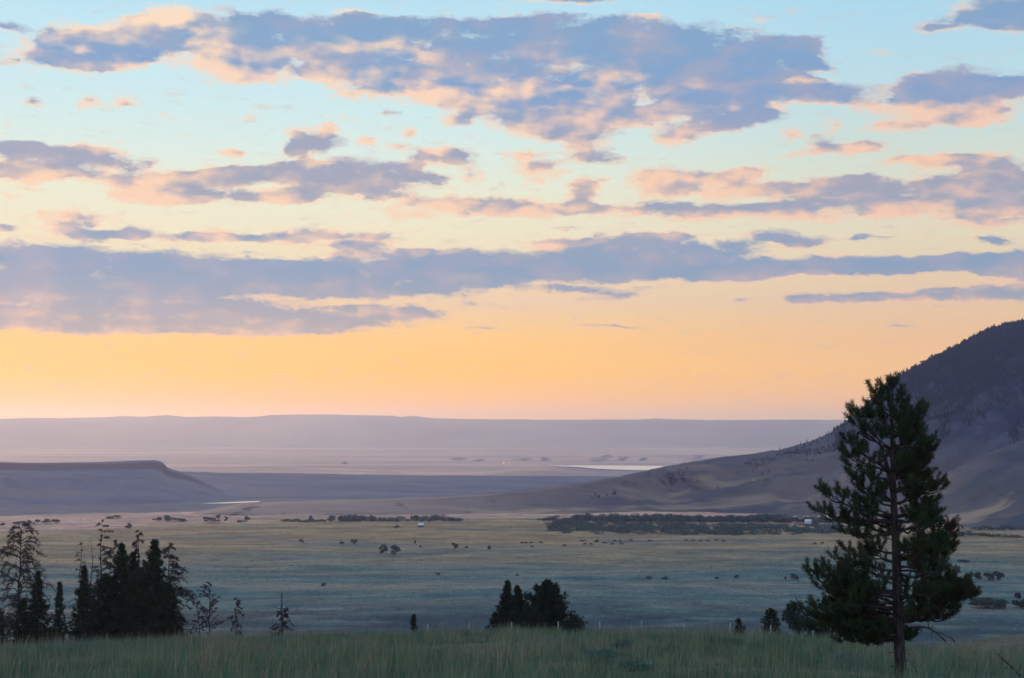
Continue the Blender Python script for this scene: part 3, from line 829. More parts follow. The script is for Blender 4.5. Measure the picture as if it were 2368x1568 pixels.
def conifer(loc, h, w, seed, label, group=None, name='conifer', lean=(0, 0), low=.04, dens=1.0, shape=.8, mat=None, lump=.25, tip=.8, leafk=1.0):
    r = np.random.default_rng(seed)
    root = tree_root(name, loc, label, 'tree', group)
    tz = np.linspace(-.25, h * .985, 9)
    tp = np.stack([lean[0] * (np.maximum(tz, 0) / h) ** 1.3 + r.normal(0, .012 * h, 9) * (tz > 0) * .5, lean[1] * (tz / h), tz], -1)
    tr = MB()
    tr.tube(tp, np.linspace(.030 * h ** .9, .006, 9), 6)
    cr = MB()
    k = int(max(12, h * 4.4))
    C, D = [], []
    for i in range(k):
        t = low + (1 - low) * (i / (k - 1)) ** .92
        zc = t * h
        lump_f = 1 + lump * math.sin(i * 1.7 + seed) * r.uniform(.3, 1)
        L0 = w * .5 * ((1 - t) ** (shape + .22)) * lump_f + .025 * w
        nb = int(r.integers(5, 8) * max(1, dens * .85))
        a0 = r.uniform(0, 6.28)
        ax = np.array([np.interp(zc, tz, tp[:, 0]), np.interp(zc, tz, tp[:, 1]), zc])
        for b in range(nb):
            a = a0 + b / nb * 6.283 + r.normal(0, .25)
            L = L0 * r.uniform(.55, 1.18)
            up = (-.18 + .75 * t) * L
            end = ax + np.array([math.cos(a) * L, math.sin(a) * L, up])
            br = curve(ax, end, (0, 0, -.16 * L), 5)
            if L > .28:
                tr.tube(br, np.linspace(.016 + .012 * L, .005, 5), 3)
            m = max(2, int(L / (.125 / max(dens, .2)) + 1))
            ts = r.uniform(.18, 1.0, m) ** .8
            pts = np.array([np.array([np.interp(s, np.linspace(0, 1, 5), br[:, q]) for q in range(3)]) for s in ts])
            pts += r.normal(0, .05 * L + .02, pts.shape)
            C.append(pts)
            D.append(np.tile(np.array([math.cos(a) * .8, math.sin(a) * .8, .45]), (m, 1)))
    C.append(np.array([[tp[-1, 0], tp[-1, 1], h - .12 * j] for j in range(4)]))
    D.append(np.tile([0, 0, 1.0], (4, 1)))
    cr.tris(sprigs(r, np.concatenate(C), np.concatenate(D), int(12 * leafk), .17 + .012 * h, .045 + .003 * h, .62))
    tr.build('trunk', M_BARK, root)
    cr.build('crown', mat or M_CONIFER, root)
    return root


def dead_tree(loc, h, w, seed, label, group=None, name='dead_tree', lean=(0, 0), droop=.5, nb=34, low=.1, twigs=3, fuzz=0.0, side=0.0, shape=.7, trunk_r=None, fork=None, up=.15):
    """a bare grey trunk with drooping bare limbs and twigs; fuzz adds clumps of dead twigs"""
    r = np.random.default_rng(seed)
    root = tree_root(name, loc, label, 'dead tree', group)
    tz = np.linspace(-.25, h, 12)
    tp = np.stack([lean[0] * (np.maximum(tz, 0) / h) ** 1.2 + r.normal(0, .006 * h, 12), lean[1] * tz / h + r.normal(0, .006 * h, 12), tz], -1)
    tr = MB()
    R0 = trunk_r or .014 * h ** .9 + .03
    tr.tube(tp, np.linspace(R0, .008, 12), 6)
    bm_ = tr
    C, D = [], []
    for i in range(nb):
        t = low + (1 - low) * ((i + r.uniform(0, .8)) / nb)
        zc = t * h
        ax = np.array([np.interp(zc, tz, tp[:, 0]), np.interp(zc, tz, tp[:, 1]), zc])
        a = r.uniform(0, 6.28)
        if side and r.uniform() < abs(side):
            a = (0 if side > 0 else math.pi) + r.normal(0, .7)
        L = (w * .5 * (1 - t) ** shape + .06 * w) * r.uniform(.5, 1.15)
        dirn_ = np.array([math.cos(a), math.sin(a), 0])
        end = ax + dirn_ * L + np.array([0, 0, (up - droop * .8 * (1 - t * .5)) * L])
        br = curve(ax, end, (0, 0, .22 * L * (.4 + droop)), 7, .035 * L, r)
        bm_.tube(br, np.linspace(.016 + .013 * L, .010, 7), 4)
        for j in range(int(twigs * 3.2 + twigs * 2.4 * L)):
            s = r.uniform(.2, 1)
            q = np.array([np.interp(s, np.linspace(0, 1, 7), br[:, m]) for m in range(3)])
            l2 = r.uniform(.12, .34) * (L * .6 + .25)
            e2 = q + np.array([dirn_[0] * l2 * r.uniform(.1, .8) + r.normal(0, .3) * l2, dirn_[1] * l2 * .5 + r.normal(0, .35) * l2, -l2 * r.uniform(-.75, .9) * (.3 + droop * .8)])
            tw = curve(q, e2, (0, 0, .1 * l2), 4, .02, r)
            bm_.tube(tw, np.linspace(.014, .009, 4), 3)
            if fuzz and r.uniform() < fuzz:
                C.append(tw[1:])
                D.append(np.tile(e2 - q, (3, 1)))
            if r.uniform() < .5:
                e3 = tw[2] + r.normal(0, .13, 3) * (.4 + l2)
                bm_.tube(curve(tw[2], e3, (0, 0, 0), 3), [.013, .011, .009], 3)
    tr.build('trunk', M_DEAD, root)
    if C:
        f = MB()
        f.tris(sprigs(r, np.concatenate(C), np.concatenate(D), 4, .15, .035, .9))
        f.build('dead_foliage', M_LICHEN, root)
    return root


def shrub(loc, w, h, seed, label, cat='bush', name='bush', group=None, n=420, leaf=.12, mat=None, clumps=9, trunk_h=.25, part='crown', depth=1.0, flat=False):
    """uneven leafy crown of leaf-sized faces in clumps on a forked trunk"""
    r = np.random.default_rng(seed)
    root = tree_root(name, loc, label, cat, group)
    tr = MB()
    cl = MB()
    P = []
    for i in range(clumps):
        a, rad = r.uniform(0, 6.28), math.sqrt(r.uniform(0, 1)) * .36
        z = h * r.uniform(trunk_h + .12, .86)
        taper = 1.0 if flat else (1.15 - .75 * abs(z / h - .45) - .35 * max(0, z / h - .5))
        c = np.array([math.cos(a) * rad * w * taper, math.sin(a) * rad * w * depth * taper, z])
        s = np.array([w * .20, w * .20 * depth, h * .17]) * r.uniform(.7, 1.3)
        m = max(6, n // clumps)
        q = unit(r.normal(0, 1, (m, 3))) * (r.uniform(.25, 1.05, (m, 1)) ** .6) * s + c
        q[:, 2] = np.maximum(q[:, 2], .03 * h)
        P.append(q)
        b0 = np.array([0, 0, h * trunk_h * r.uniform(.2, 1)])
        tr.tube(curve(b0, c, (0, 0, .05 * h), 4), np.linspace(.018 * h + .01, .008 * h + .004, 4), 3)
    tr.tube([(0, 0, -.2), (0.01 * w, 0, h * trunk_h * .6), (0, .01 * w, h * (trunk_h + .12))], [.03 * h + .02, .025 * h + .015, .015 * h + .01], 5)
    P = np.concatenate(P)
    d1, d2 = unit(r.normal(0, 1, P.shape)), unit(r.normal(0, 1, P.shape))
    sz = leaf * r.uniform(.6, 1.4, (len(P), 1))
    cl.quads(np.stack([P - d1 * sz, P + d2 * sz * .6, P + d1 * sz, P - d2 * sz * .6], axis=1))
    tr.build('trunk', M_BARK, root)
    cl.build(part, mat or M_SHRUB, root)
    return root


# ------------------------------------------------------------------ the pine on the right
PY = 38.2


def px(X, Y, dy=0.0):
    """position in the plane of the pine (plus dy away from the eye), from a 1055 x 1568 crop of its part of the photograph"""
    u, v = (787.5 + X / 4.965) * 2.31152, (362.5 + Y / 4.965) * 2.31152
    p = at(u, v, PY + dy)
    return np.array([p.x, p.y, p.z])


def build_pine():
    r = np.random.default_rng(21)
    pb = at(2087, 1580, PY)
    base = np.array([pb.x, PY, gz(pb.x, PY)])
    root = tree_root('pine_tree', Vector(base), 'tall dark pine with tufted branches and a bare lower trunk at the right', 'tree')
    loc = lambda q: np.asarray(q) - base
    tr, cr, rust, dead = MB(), MB(), MB(), MB()
    main = [px(563, 1600), px(558, 1480), px(552, 1350), px(547, 1200), px(542, 1050), px(538, 900), px(530, 780), px(526, 640), px(524, 520), px(520, 400), px(518, 280), px(510, 180), px(500, 110)]
    main[0][2] = base[2] - .3
    mp = np.array([loc(q) for q in main])
    tr.tube(mp, [.175, .155, .145, .135, .125, .112, .10, .085, .07, .055, .04, .025, .012], 9)
    lead = np.array([loc(q) for q in (px(524, 640), px(505, 560, .15), px(487, 490, .2), px(470, 440, .25), px(455, 380, .3))])
    tr.tube(lead, [.085, .07, .055, .035, .02], 7)
    Yk = np.array([1600, 1480, 1350, 1200, 1050, 900, 780, 640, 520, 400, 280, 180, 110])

    def axis(Y):
        return np.array([np.interp(-Y, -Yk, mp[:, i]) for i in range(3)])

    tufts_c, tufts_d, rust_c, rust_d = [], [], [], []
    PXM = PY / 3287.5 * 2.31152 / 4.965      # metres per crop pixel

    def foxtails(br, start, dens, bare=False, red=False, reach=.55):
        """upturned needle brushes along the outer part of a limb"""
        seg = np.linalg.norm(np.diff(br, axis=0), axis=1)
        L = seg.sum()
        n = max(3, int(L * (1 - start) * dens * 1.02))
        s = np.concatenate([[0], np.cumsum(seg)]) / L
        fwd = unit(br[-1] - br[0])
        for i in range(n):
            t = start + (1 - start) * (i + r.uniform(0, 1)) / n
            p = np.array([np.interp(t, s, br[:, q]) for q in range(3)])
            side = r.normal(0, 1, 3)
            side[2] = abs(side[2]) * .35 + .15
            d = unit(fwd * r.uniform(.2, .9) + side * .8 + np.array([0, 0, .45]))
            l2 = r.uniform(.14, max(.2, reach * .88)) * (1.15 - .55 * t)
            tip = p + d * l2 + np.array([0, 0, .10 * l2])
            tr.tube(curve(p, tip, (0, 0, -.06 * l2), 3), [.014, .010, .006], 3)
            # the brush: needle whorls along the last stretch
            bl = r.uniform(.15, .27)
            dirb = unit(d + np.array([0, 0, .55]))
            for q in np.linspace(0, 1, 4):
                (rust_c if red else tufts_c).append(tip + dirb * (q - .35) * bl)
                (rust_d if red else tufts_d).append(dirb)
        for q in np.linspace(0, 1, 4):
            (rust_c if red else tufts_c).append(br[-1] + unit(fwd + np.array([0, 0, .5])) * (q - .3) * .26)
            (rust_d if red else tufts_d).append(unit(fwd + np.array([0, 0, .6])))

    def limb(Y0, end, dens=9, start=.3, sag=-.10, thick=None, red=False, reach=.55, frm=None, subs=2):
        a = axis(Y0) if frm is None else loc(frm)
        e = loc(end)
        L = np.linalg.norm(e - a)
        br = curve(a, e, (0, 0, sag * L), 8, .02 * L, r)
        tr.tube(br, np.linspace(thick or (.018 + .016 * L), .008, 8), 5)
        foxtails(br, start, dens, red=red, reach=reach)
        for j in range(subs):
            t = r.uniform(.35, .8)
            i0 = int(t * 7)
            q = br[i0]
            sd = unit(np.cross(e - a, [0, 0, 1])) * (1 if j % 2 else -1)
            e2 = q + unit(e - a) * L * .28 * r.uniform(.6, 1.1) + sd * L * .26 * r.uniform(.6, 1.2) + np.array([0, 0, .05 * L])
            b2 = curve(q, e2, (0, 0, -.05 * L), 5)
            tr.tube(b2, np.linspace(.012 + .008 * L, .007, 5), 4)
            foxtails(b2, .25, dens, red=red, reach=reach * .85)

    # top shoots
    for X, Y, Y0, dy in ((530, 82, 190, 0), (497, 92, 190, .1), (470, 108, 230, -.1), (520, 110, 210, .2), (418, 118, 250, 0), (440, 150, 270, .2), (566, 140, 250, 0), (585, 185, 290, .1), (455, 185, 300, -.2), (545, 170, 280, -.2), (500, 160, 290, .3), (570, 230, 320, -.1), (470, 240, 330, .3), (520, 235, 330, -.35)):
        limb(Y0, px(X, Y + 12, dy), 9, .5, -.12, .022, reach=.24, subs=0)
    # left limbs: end point in the crop, where they leave the trunk, depth
    for X, Y, Y0, dy, dens in ((395, 215, 340, 0, 10), (420, 265, 360, .4, 10), (312, 245, 450, .1, 10), (330, 300, 450, -.3, 10), (400, 330, 430, -.5, 9), (290, 385, 540, 0, 10), (285, 450, 540, .3, 10), (300, 505, 580, -.2, 9), (360, 430, 540, -.6, 9),
                               (318, 565, 690, 0, 10), (345, 620, 720, .4, 9), (400, 560, 690, -.6, 9), (365, 680, 760, -.4, 8),
                               (168, 640, 775, .1, 8), (260, 655, 770, -.3, 9), (145, 735, 790, .2, 9), (205, 780, 800, .5, 8), (255, 835, 850, -.1, 9), (330, 720, 800, -.7, 8), (350, 800, 850, .6, 8),
                               (340, 860, 960, -.3, 9), (390, 930, 990, .5, 8), (285, 925, 1040, 0, 9), (225, 965, 1070, .4, 9), (330, 990, 1080, -.6, 9),
                               (122, 1035, 1160, .1, 9), (190, 1010, 1140, .5, 10), (260, 1060, 1170, -.4, 10), (155, 1115, 1220, .2, 10), (210, 1130, 1230, -.6, 10), (300, 1130, 1220, .9, 10), (350, 1090, 1190, -1.0, 9),
                               (128, 1210, 1280, .5, 11), (150, 1265, 1290, 0, 12), (120, 1320, 1310, .6, 12), (190, 1320, 1300, -.5, 12), (240, 1250, 1280, -.8, 12), (260, 1320, 1310, .9, 12), (330, 1250, 1280, .4, 10), (330, 1330, 1310, -.2, 10), (210, 1200, 1260, .9, 12),
                               (255, 1382, 1370, .1, 12), (320, 1385, 1375, -.3, 12), (390, 1395, 1380, .2, 11), (440, 1398, 1385, -.2, 9), (450, 1340, 1360, -.6, 8), (480, 1375, 1385, .5, 8)):
        limb(Y0, px(X, Y, dy), dens * (.86 if Y < 1000 else .95), .46 if Y < 1000 else .36, -.06 if Y < 1180 else .02, reach=.36 if Y < 1000 else .46, subs=2 if Y > 1000 else 1)
    # right limbs
    for X, Y, Y0, dy, dens in ((655, 222, 370, 0, 10), (678, 245, 380, .1, 8), (600, 260, 390, -.4, 10), (645, 310, 430, .3, 10), (668, 350, 450, 0, 10), (600, 360, 450, -.6, 9), (712, 405, 560, 0, 11), (700, 450, 570, .4, 11), (650, 430, 560, -.5, 10), (690, 500, 590, -.2, 9), (620, 500, 580, .7, 9),
                               (712, 552, 640, 0, 8), (655, 575, 640, .4, 7), (755, 592, 700, .1, 8), (730, 625, 700, .4, 8), (670, 640, 700, -.5, 9), (730, 690, 760, 0, 10), (700, 720, 770, .5, 10), (750, 750, 790, -.1, 10), (650, 760, 800, -.7, 9), (740, 790, 830, .5, 8),
                               (780, 890, 930, 0, 9), (820, 905, 930, .3, 8), (740, 870, 930, -.5, 8), (800, 950, 970, .1, 10), (760, 930, 970, -.4, 10), (770, 995, 1010, .2, 11), (735, 1025, 1030, 0, 11), (690, 1000, 1020, -.7, 10), (680, 940, 980, .8, 9),
                               (690, 1080, 1110, .4, 8), (740, 1110, 1180, -.5, 8), (660, 1150, 1190, .9, 7), (720, 1180, 1220, -.8, 8), (780, 1200, 1260, .6, 8), (690, 1240, 1290, -.4, 8), (820, 1250, 1280, .2, 9), (790, 1262, 1290, -.3, 8), (610, 1365, 1380, .1, 9)):
        limb(Y0, px(X, Y, dy), dens * .94, .42, -.05, reach=.40, subs=2)
    # the long limb sweeping up to the right, with its own thick end
    knee = loc(px(750, 1200, -.2))
    hl = np.array([axis(1290), loc(px(640, 1262, -.1)), knee, loc(px(810, 1160, -.2)), loc(px(880, 1130, -.1))])
    tr.tube(hl, [.075, .06, .05, .04, .02], 6)
    for X, Y, f, dy in ((925, 1140, 3, 0), (900, 1120, 3, .3), (870, 1095, 3, -.2), (815, 1070, 2, 0), (790, 1110, 2, .5), (850, 1180, 3, .3), (880, 1170, 3, -.4), (830, 1130, 2, -.5), (830, 1225, 2, .1), (800, 1150, 2, .6), (760, 1160, 2, -.5), (910, 1160, 3, .2)):
        limb(0, px(X, Y, dy), 12, .15, -.05, .03, frm=hl[f] + base, reach=.42, subs=2)
    # limbs running towards and away from the eye fill the middle of the crown
    for k in range(20):
        Y0 = 320 + k * 52
        if 690 < Y0 < 760 or 840 < Y0 < 870:
            continue
        sgn = 1 if k % 2 else -1
        reach_m = np.interp(Y0, [200, 500, 900, 1200, 1350], [.5, 1.0, 1.4, 1.7, 1.2])
        a = axis(Y0)
        dx = r.normal(0, .34) * reach_m
        limb(Y0, base + a + np.array([dx, sgn * reach_m, .18 * reach_m]), 6, .45, -.06, reach=.36, subs=1)
    # one browned limb on the right
    limb(850, px(790, 812, 0), 4, .55, .04, .035, reach=.22, subs=1)
    for X, Y, dy in ((815, 850, .1), (800, 880, -.1), (745, 850, .1), (830, 822, 0)):
        limb(0, px(X, Y, dy), 7, .2, 0, .018, red=True, frm=px(720 if X < 790 else 780, 805), reach=.25, subs=1)
    # bare lower limbs and twigs
    d1 = np.array([axis(1330), loc(px(640, 1312, -.1)), loc(px(700, 1318, -.1)), loc(px(745, 1345)), loc(px(785, 1388))])
    dead.tube(d1, [.035, .032, .03, .024, .010], 5)
    for a, b in (((700, 1318), (735, 1322)), ((735, 1340), (800, 1365)), ((800, 1365), (832, 1390)), ((700, 1318), (690, 1270)), ((770, 1372), (790, 1395)), ((720, 1328), (715, 1352)), ((655, 1314), (668, 1340)), ((832, 1390), (812, 1378))):
        dead.tube(curve(loc(px(*a)), loc(px(*b)), (0, 0, .03), 4, .01, r), [.016, .013, .011, .007], 4)
    for a, b, w_ in (((555, 1445), (475, 1452), .012), ((553, 1500), (480, 1535), .022), ((540, 1510), (500, 1525), .01), ((565, 1400), (600, 1470), .010), ((585, 1440), (640, 1500), .009), ((570, 1430), (625, 1440), .008), ((568, 1470), (640, 1530), .012), ((640, 1530), (690, 1568), .007),
                    ((568, 1490), (610, 1570), .012), ((570, 1540), (600, 1590), .014), ((590, 1470), (660, 1520), .008), ((620, 1500), (650, 1560), .007), ((575, 1380), (592, 1440), .012), ((545, 1365), (500, 1378), .010), ((575, 1515), (640, 1545), .008), ((570, 1400), (578, 1520), .007)):
        dead.tube(curve(loc(px(*a)), loc(px(b[0], b[1], r.normal(0, .2))), (0, 0, .04), 5, .015, r), np.linspace(w_, .004, 5), 4)
    tc, td = np.array(tufts_c), np.array(tufts_d)
    cr.tris(sprigs(r, tc, td, 23, .132, .018, .80))
    rust.tris(sprigs(r, np.array(rust_c), np.array(rust_d), 10, .11, .024, 1.0))
    tr.build('trunk', M_BARK, root, smooth=True)
    cr.build('crown', M_PINE, root)
    tag(rust.build('dead_foliage', M_RUST, root), 'browned dead needles on one limb')
    tag(dead.build('dead_branches', M_DEAD, root), 'bare dead limb and twigs below the crown')
    print('pine tufts', len(tc))
    return root


build_pine()


# ------------------------------------------------------------------ trees along the brow
def stand(u, Y):
    x = ray(u, 985).x / ray(u, 985).y * Y
    return Vector((x, Y, gz(x, Y) - .03))


def brow(fn, u, vtop, Y, wz, seed, label, **kw):
    """a tree standing at (u, Y) whose tip is at row vtop, wz photograph pixels wide"""
    b = stand(u, Y)
    top = at(u, vtop, Y)
    return fn(b, top.z - b.z, wz / FPX * Y * (1.45 if fn is conifer else 1.7), seed, label, **kw)


G1 = 'trees of the clump at the left edge'
brow(dead_tree, 50, 1212, 118, 108, 1, 'big bare grey tree with drooping limbs, leftmost and broadest of the dead trees', group=G1, droop=.8, nb=84, twigs=6, fuzz=.25, lean=(.15, 0), low=.06, shape=.42, trunk_r=.17, up=.25)
brow(conifer, 95, 1325, 114, 66, 2, 'dark green conifer standing against the right side of the big bare tree', group=G1, shape=.9, lump=.3)
brow(conifer, 146, 1350, 112, 34, 3, 'slim small conifer standing alone in the gap of the left clump', group=G1, shape=.7, lump=.35, low=.02)
brow(dead_tree, 193, 1250, 122, 40, 4, 'thin bare snag above the pointed conifer left of the tallest dead tree', group=G1, droop=.45, nb=30, twigs=3, shape=.5, fuzz=.1)
brow(dead_tree, 217, 1248, 123, 22, 5, 'thin nearly limbless snag close beside the tallest dead tree', group=G1, droop=.1, nb=16, twigs=1, shape=.3)
brow(conifer, 200, 1313, 115, 54, 6, 'pointed green conifer at the left end of the dense clump', group=G1, shape=.75, lump=.35)
brow(dead_tree, 238, 1204, 118, 66, 7, 'tallest dead tree of the clump, its tip bent and its limbs to the right', group=G1, droop=.35, nb=44, twigs=5, side=.55, shape=.55, fuzz=.3, lean=(.05, 0))
brow(dead_tree, 268, 1250, 119, 50, 8, 'dead tree with brushy limbs just right of the tallest dead tree', group=G1, droop=.3, nb=44, twigs=5, fuzz=.35, shape=.45, low=.3)
brow(conifer, 286, 1262, 114, 84, 9, 'broad dark conifer in the middle of the dense clump', group=G1, shape=.72, lump=.4, dens=1.2)
brow(dead_tree, 326, 1226, 117, 36, 10, 'dead tree with hanging brown sprays rising between two green conifers', group=G1, droop=.8, nb=40, twigs=5, fuzz=.4, shape=.5, low=.35)
brow(conifer, 311, 1282, 116, 56, 11, 'small-topped conifer at the foot of the dead tree with hanging sprays', group=G1, shape=.6, lump=.4)
brow(conifer, 362, 1253, 115, 88, 12, 'tall lumpy-topped green conifer at the right end of the dense clump', group=G1, shape=.72, lump=.5, dens=1.2)
brow(dead_tree, 394, 1258, 117, 92, 13, 'dead tree with long limbs sweeping right at the end of the dense clump', group=G1, droop=.7, nb=56, twigs=6, side=.6, fuzz=.3, shape=.62, low=.08, up=.3)
brow(conifer, 248, 1330, 113, 96, 14, 'low bushy conifer under the tallest dead tree', group=G1, shape=.5, lump=.4, dens=1.3)
brow(conifer, 330, 1318, 112, 104, 15, 'low spreading conifer filling the base of the dense clump', group=G1, shape=.45, lump=.4, dens=1.3)
brow(conifer, 398, 1352, 113, 56, 16, 'low dark conifer at the right foot of the dense clump', group=G1, shape=.4, lump=.4, dens=1.2)
brow(conifer, 8, 1412, 110, 44, 17, 'small bushy conifer cut by the left edge of the picture', group=G1, shape=.4, lump=.3)
brow(conifer, 60, 1388, 113, 60, 18, 'low dark conifer in front of the foot of the big bare tree', group=G1, shape=.5, lump=.4)
G2 = 'small dead trees right of the clump'
brow(dead_tree, 490, 1348, 116, 56, 19, 'bare young tree of several thin stems right of the clump', group=G2, droop=-.25, nb=30, twigs=3, shape=.5, low=.2, up=.4, fuzz=.25, trunk_r=.07)
brow(dead_tree, 470, 1375, 115, 36, 20, 'thin bare stem leaning left beside the several-stemmed young tree', group=G2, droop=-.1, nb=18, twigs=3, shape=.4, low=.25, up=.3, fuzz=.3, lean=(-.35, 0), trunk_r=.05)
brow(dead_tree, 548, 1382, 113, 32, 21, 'short dead sapling with drooping brown sprays and a hooked tip', group=G2, droop=.9, nb=22, twigs=3, fuzz=.4, shape=.6, low=.15, lean=(.1, 0), trunk_r=.05)
brow(dead_tree, 658, 1408, 112, 40, 22, 'dead bushy sapling at the foot of the pole', group=G2, droop=.5, nb=26, twigs=4, fuzz=.4, shape=.4, low=.15, trunk_r=.05)
# centre
G3 = 'dark conifers on the brow at the centre'
brow(conifer, 1172, 1347, 116, 62, 31, 'twin-topped conifer, taller left spire of the two', group=G3, shape=1.0, lump=.3, dens=2.0, low=.02)
brow(conifer, 1197, 1358, 115.5, 58, 32, 'second spire leaning close against the left spire', group=G3, shape=.85, lump=.4, dens=2.0, low=.02)
brow(conifer, 1263, 1346, 115, 122, 33, 'broad rounded conifer, widest of the centre group', group=G3, shape=.62, lump=.22, dens=2.4, low=.02)
brow(conifer, 1145, 1418, 113, 26, 34, 'tiny conifer tucked under the left spire', group=G3, shape=.5, lump=.4)
brow(conifer, 1222, 1405, 112, 70, 35, 'low dense conifer between the spires and the broad conifer', group=G3, shape=.4, lump=.3, dens=1.4)
brow(conifer, 1325, 1428, 111, 52, 36, 'low dark bush of conifer at the right foot of the broad conifer', group=G3, shape=.4, lump=.3, name='conifer')
brow(conifer, 958, 1424, 112, 18, 37, 'small lone conifer sapling in the grass left of the centre group', shape=.8, lump=.5, dens=.6)
# right
brow(conifer, 1704, 1434, 112, 28, 41, 'tiny conifer sapling beside a pale fence post', shape=.7, lump=.4)
brow(conifer, 1777, 1411, 112, 58, 42, 'small rounded conifer between the sapling and the leafy shrub', shape=.55, lump=.2, dens=1.3)
b_ = stand(1838, 110)
shrub(b_, 74 / FPX * 110, at(1838, 1385, 110).z - b_.z, 43, 'leafy green shrub with a loose top left of the tall pine', n=2600, leaf=.085, clumps=16)
brow(conifer, 1905, 1390, 108, 110, 44, 'dark dense conifer half hidden behind the low limbs of the tall pine', shape=.45, lump=.3, dens=1.3)
b_ = stand(2132, 165)

# ------------------------------------------------------------------ dead limb and sagebrush in the near grass
def dead_limb():
    Y = 39.0
    pts = [at(2415, 1640, Y), at(2372, 1578, Y), at(2340, 1543, Y), at(2318, 1524, Y), at(2307, 1514, Y)]
    root = tree_root('dead_branch', pts[0], 'grey dead branch leaning up out of the grass in the right corner', 'branch')
    m_ = MB()
    L = lambda P: [np.array(q - pts[0]) for q in P]
    m_.tube(np.array(L(pts)), [.05, .045, .035, .025, .012], 6)
    tw = MB()
    for a, b in (((2315, 1520), (2318, 1552)), ((2318, 1552), (2324, 1590)), ((2322, 1543), (2345, 1550)), ((2307, 1514), (2301, 1510)), ((2352, 1553), (2362, 1535)), ((2330, 1534), (2338, 1520)), ((2318, 1545), (2303, 1552)), ((2309, 1514), (2314, 1508))):
        tw.tube(curve(np.array(at(*a, Y) - pts[0]), np.array(at(*b, Y + .1) - pts[0]), (0, 0, .02), 4), [.014, .012, .009, .006], 4)
    m_.build('limb', M_DEAD, root)
    tw.build('twigs', M_DEAD, root)


dead_limb()
M_SAGE = leaf_mat('sagebrush_leaves', (.065, .140, .120), (.12, .21, .175))
for i, (u, v, wz, hz_, lab) in enumerate([(1392, 1528, 92, 30, 'largest grey-green sagebrush in the near grass right of centre'), (1350, 1508, 44, 20, 'sagebrush touching the left end of the largest sagebrush'), (1440, 1500, 56, 26, 'sagebrush up the slope behind the largest sagebrush'),
                                          (1410, 1478, 40, 18, 'small pale sagebrush highest on the slope near the centre'), (1552, 1508, 46, 16, 'low sagebrush halfway between the centre and the tall pine'), (1475, 1548, 70, 22, 'pale sagebrush below and right of the largest one'),
                                          (1050, 1550, 80, 22, 'pale sagebrush low in the grass below the centre conifers'), (2190, 1538, 96, 24, 'wide sagebrush just right of the tall pine trunk'), (880, 1520, 40, 18, 'low sagebrush in the grass left of the centre conifers'),
                                          (1690, 1490, 60, 18, 'low sagebrush in the pale grass below the tiny sapling'), (950, 1478, 46, 20, 'dark leafy sagebrush near the brow below the lone sapling'), (1960, 1530, 70, 20, 'sagebrush left of the tall pine trunk')]):
    d = ray(u, v)
    ys = np.linspace(30, 112, 2000)
    g = ground_z(d.x / d.y * ys, ys)
    k_ = int(np.argmax(CAM_Z + d.z / d.y * ys <= g + .05)) or 1200
    Yb = float(ys[k_])
    b_ = Vector((d.x / d.y * Yb, Yb, float(g[k_])))
    shrub(b_ - Vector((0, 0, .08)), wz / FPX * Yb * 1.15, max(.42, hz_ / FPX * Yb * .62 + .24), 60 + i, lab, name='sagebrush', cat='sagebrush', n=3200, leaf=.034, clumps=22, mat=M_SAGE, trunk_h=.1, part='foliage', flat=True)

# ------------------------------------------------------------------ fences and the pole
fence = tag(empty('wire_fence', stand(1400, 110)), 'wire fence on weathered posts along the brow, mostly hidden by grass', 'fence')
fo = np.array(fence.location)
fp_ = []
for u, vt, Y in ((990, 1444, 111), (1085, 1441, 111), (1182, 1438.5, 110), (1289, 1436.5, 109), (1384, 1438.5, 110), (1480, 1438.5, 110), (1578, 1442, 110), (1683, 1441, 109), (1776, 1446, 108), (1873, 1458, 104)):
    b_ = stand(u, Y)
    t_ = at(u, vt, Y)
    m_ = MB()
    hgt = max(t_.z - b_.z, .5)
    m_.tube(np.array([[0, 0, -.3], [.01, 0, hgt * .5], [.015, .01, hgt]]) + (np.array(b_) - fo), [.055, .052, .048], 7)
    m_.build('post', M_WOOD, fence)
    fp_.append(np.array([b_.x, b_.y, b_.z + hgt]))
m_ = MB()
for dz in (.12, .45, .78):
    for a, b in zip(fp_[:-1], fp_[1:]):
        m_.tube(curve(a - [0, .06, dz] - fo, b - [0, .06, dz] - fo, (0, 0, -.03), 4), .004, 3)
m_wire, N, B = new_mat('fence_wire', .5, .5)
B.inputs['Base Color'].default_value = (.18, .18, .18, 1)
B.inputs['Metallic'].default_value = .8
m_.build('wire', m_wire, fence)

m_rail = bark_mat('old_rail_wood', (.10, .11, .13), (.20, .20, .22), 4)
b0 = on_ground(765, 1437)
rail = tag(empty('rail_fence', b0), 'long dark rail fence at the near edge of the plain by the pole', 'fence')
ro = np.array(b0)
prev = None
line = [(770, 1434.5), (735, 1437), (700, 1439), (665, 1441), (630, 1441.5), (595, 1441.5), (560, 1441.5), (525, 1441.5), (490, 1441)]
pts_ = [np.array(on_ground(u, v)) for u, v in line]
rl = MB()
for a, b in zip(pts_[:-1], pts_[1:]):
    for dz in (.55, 1.05, 1.55):
        rl.tube([a + [0, -.12, dz] - ro, (a + b) / 2 + [0, -.12, dz] - ro, b + [0, -.12, dz] - ro], .075, 5)
rl.build('rails', m_rail, rail)
for a in pts_:
    m_ = MB()
    m_.tube([a - ro + [0, 0, -.3], a - ro + [0, 0, .8], a - ro + [0, 0, 1.8]], .10, 6)
    m_.build('post', m_rail, rail)

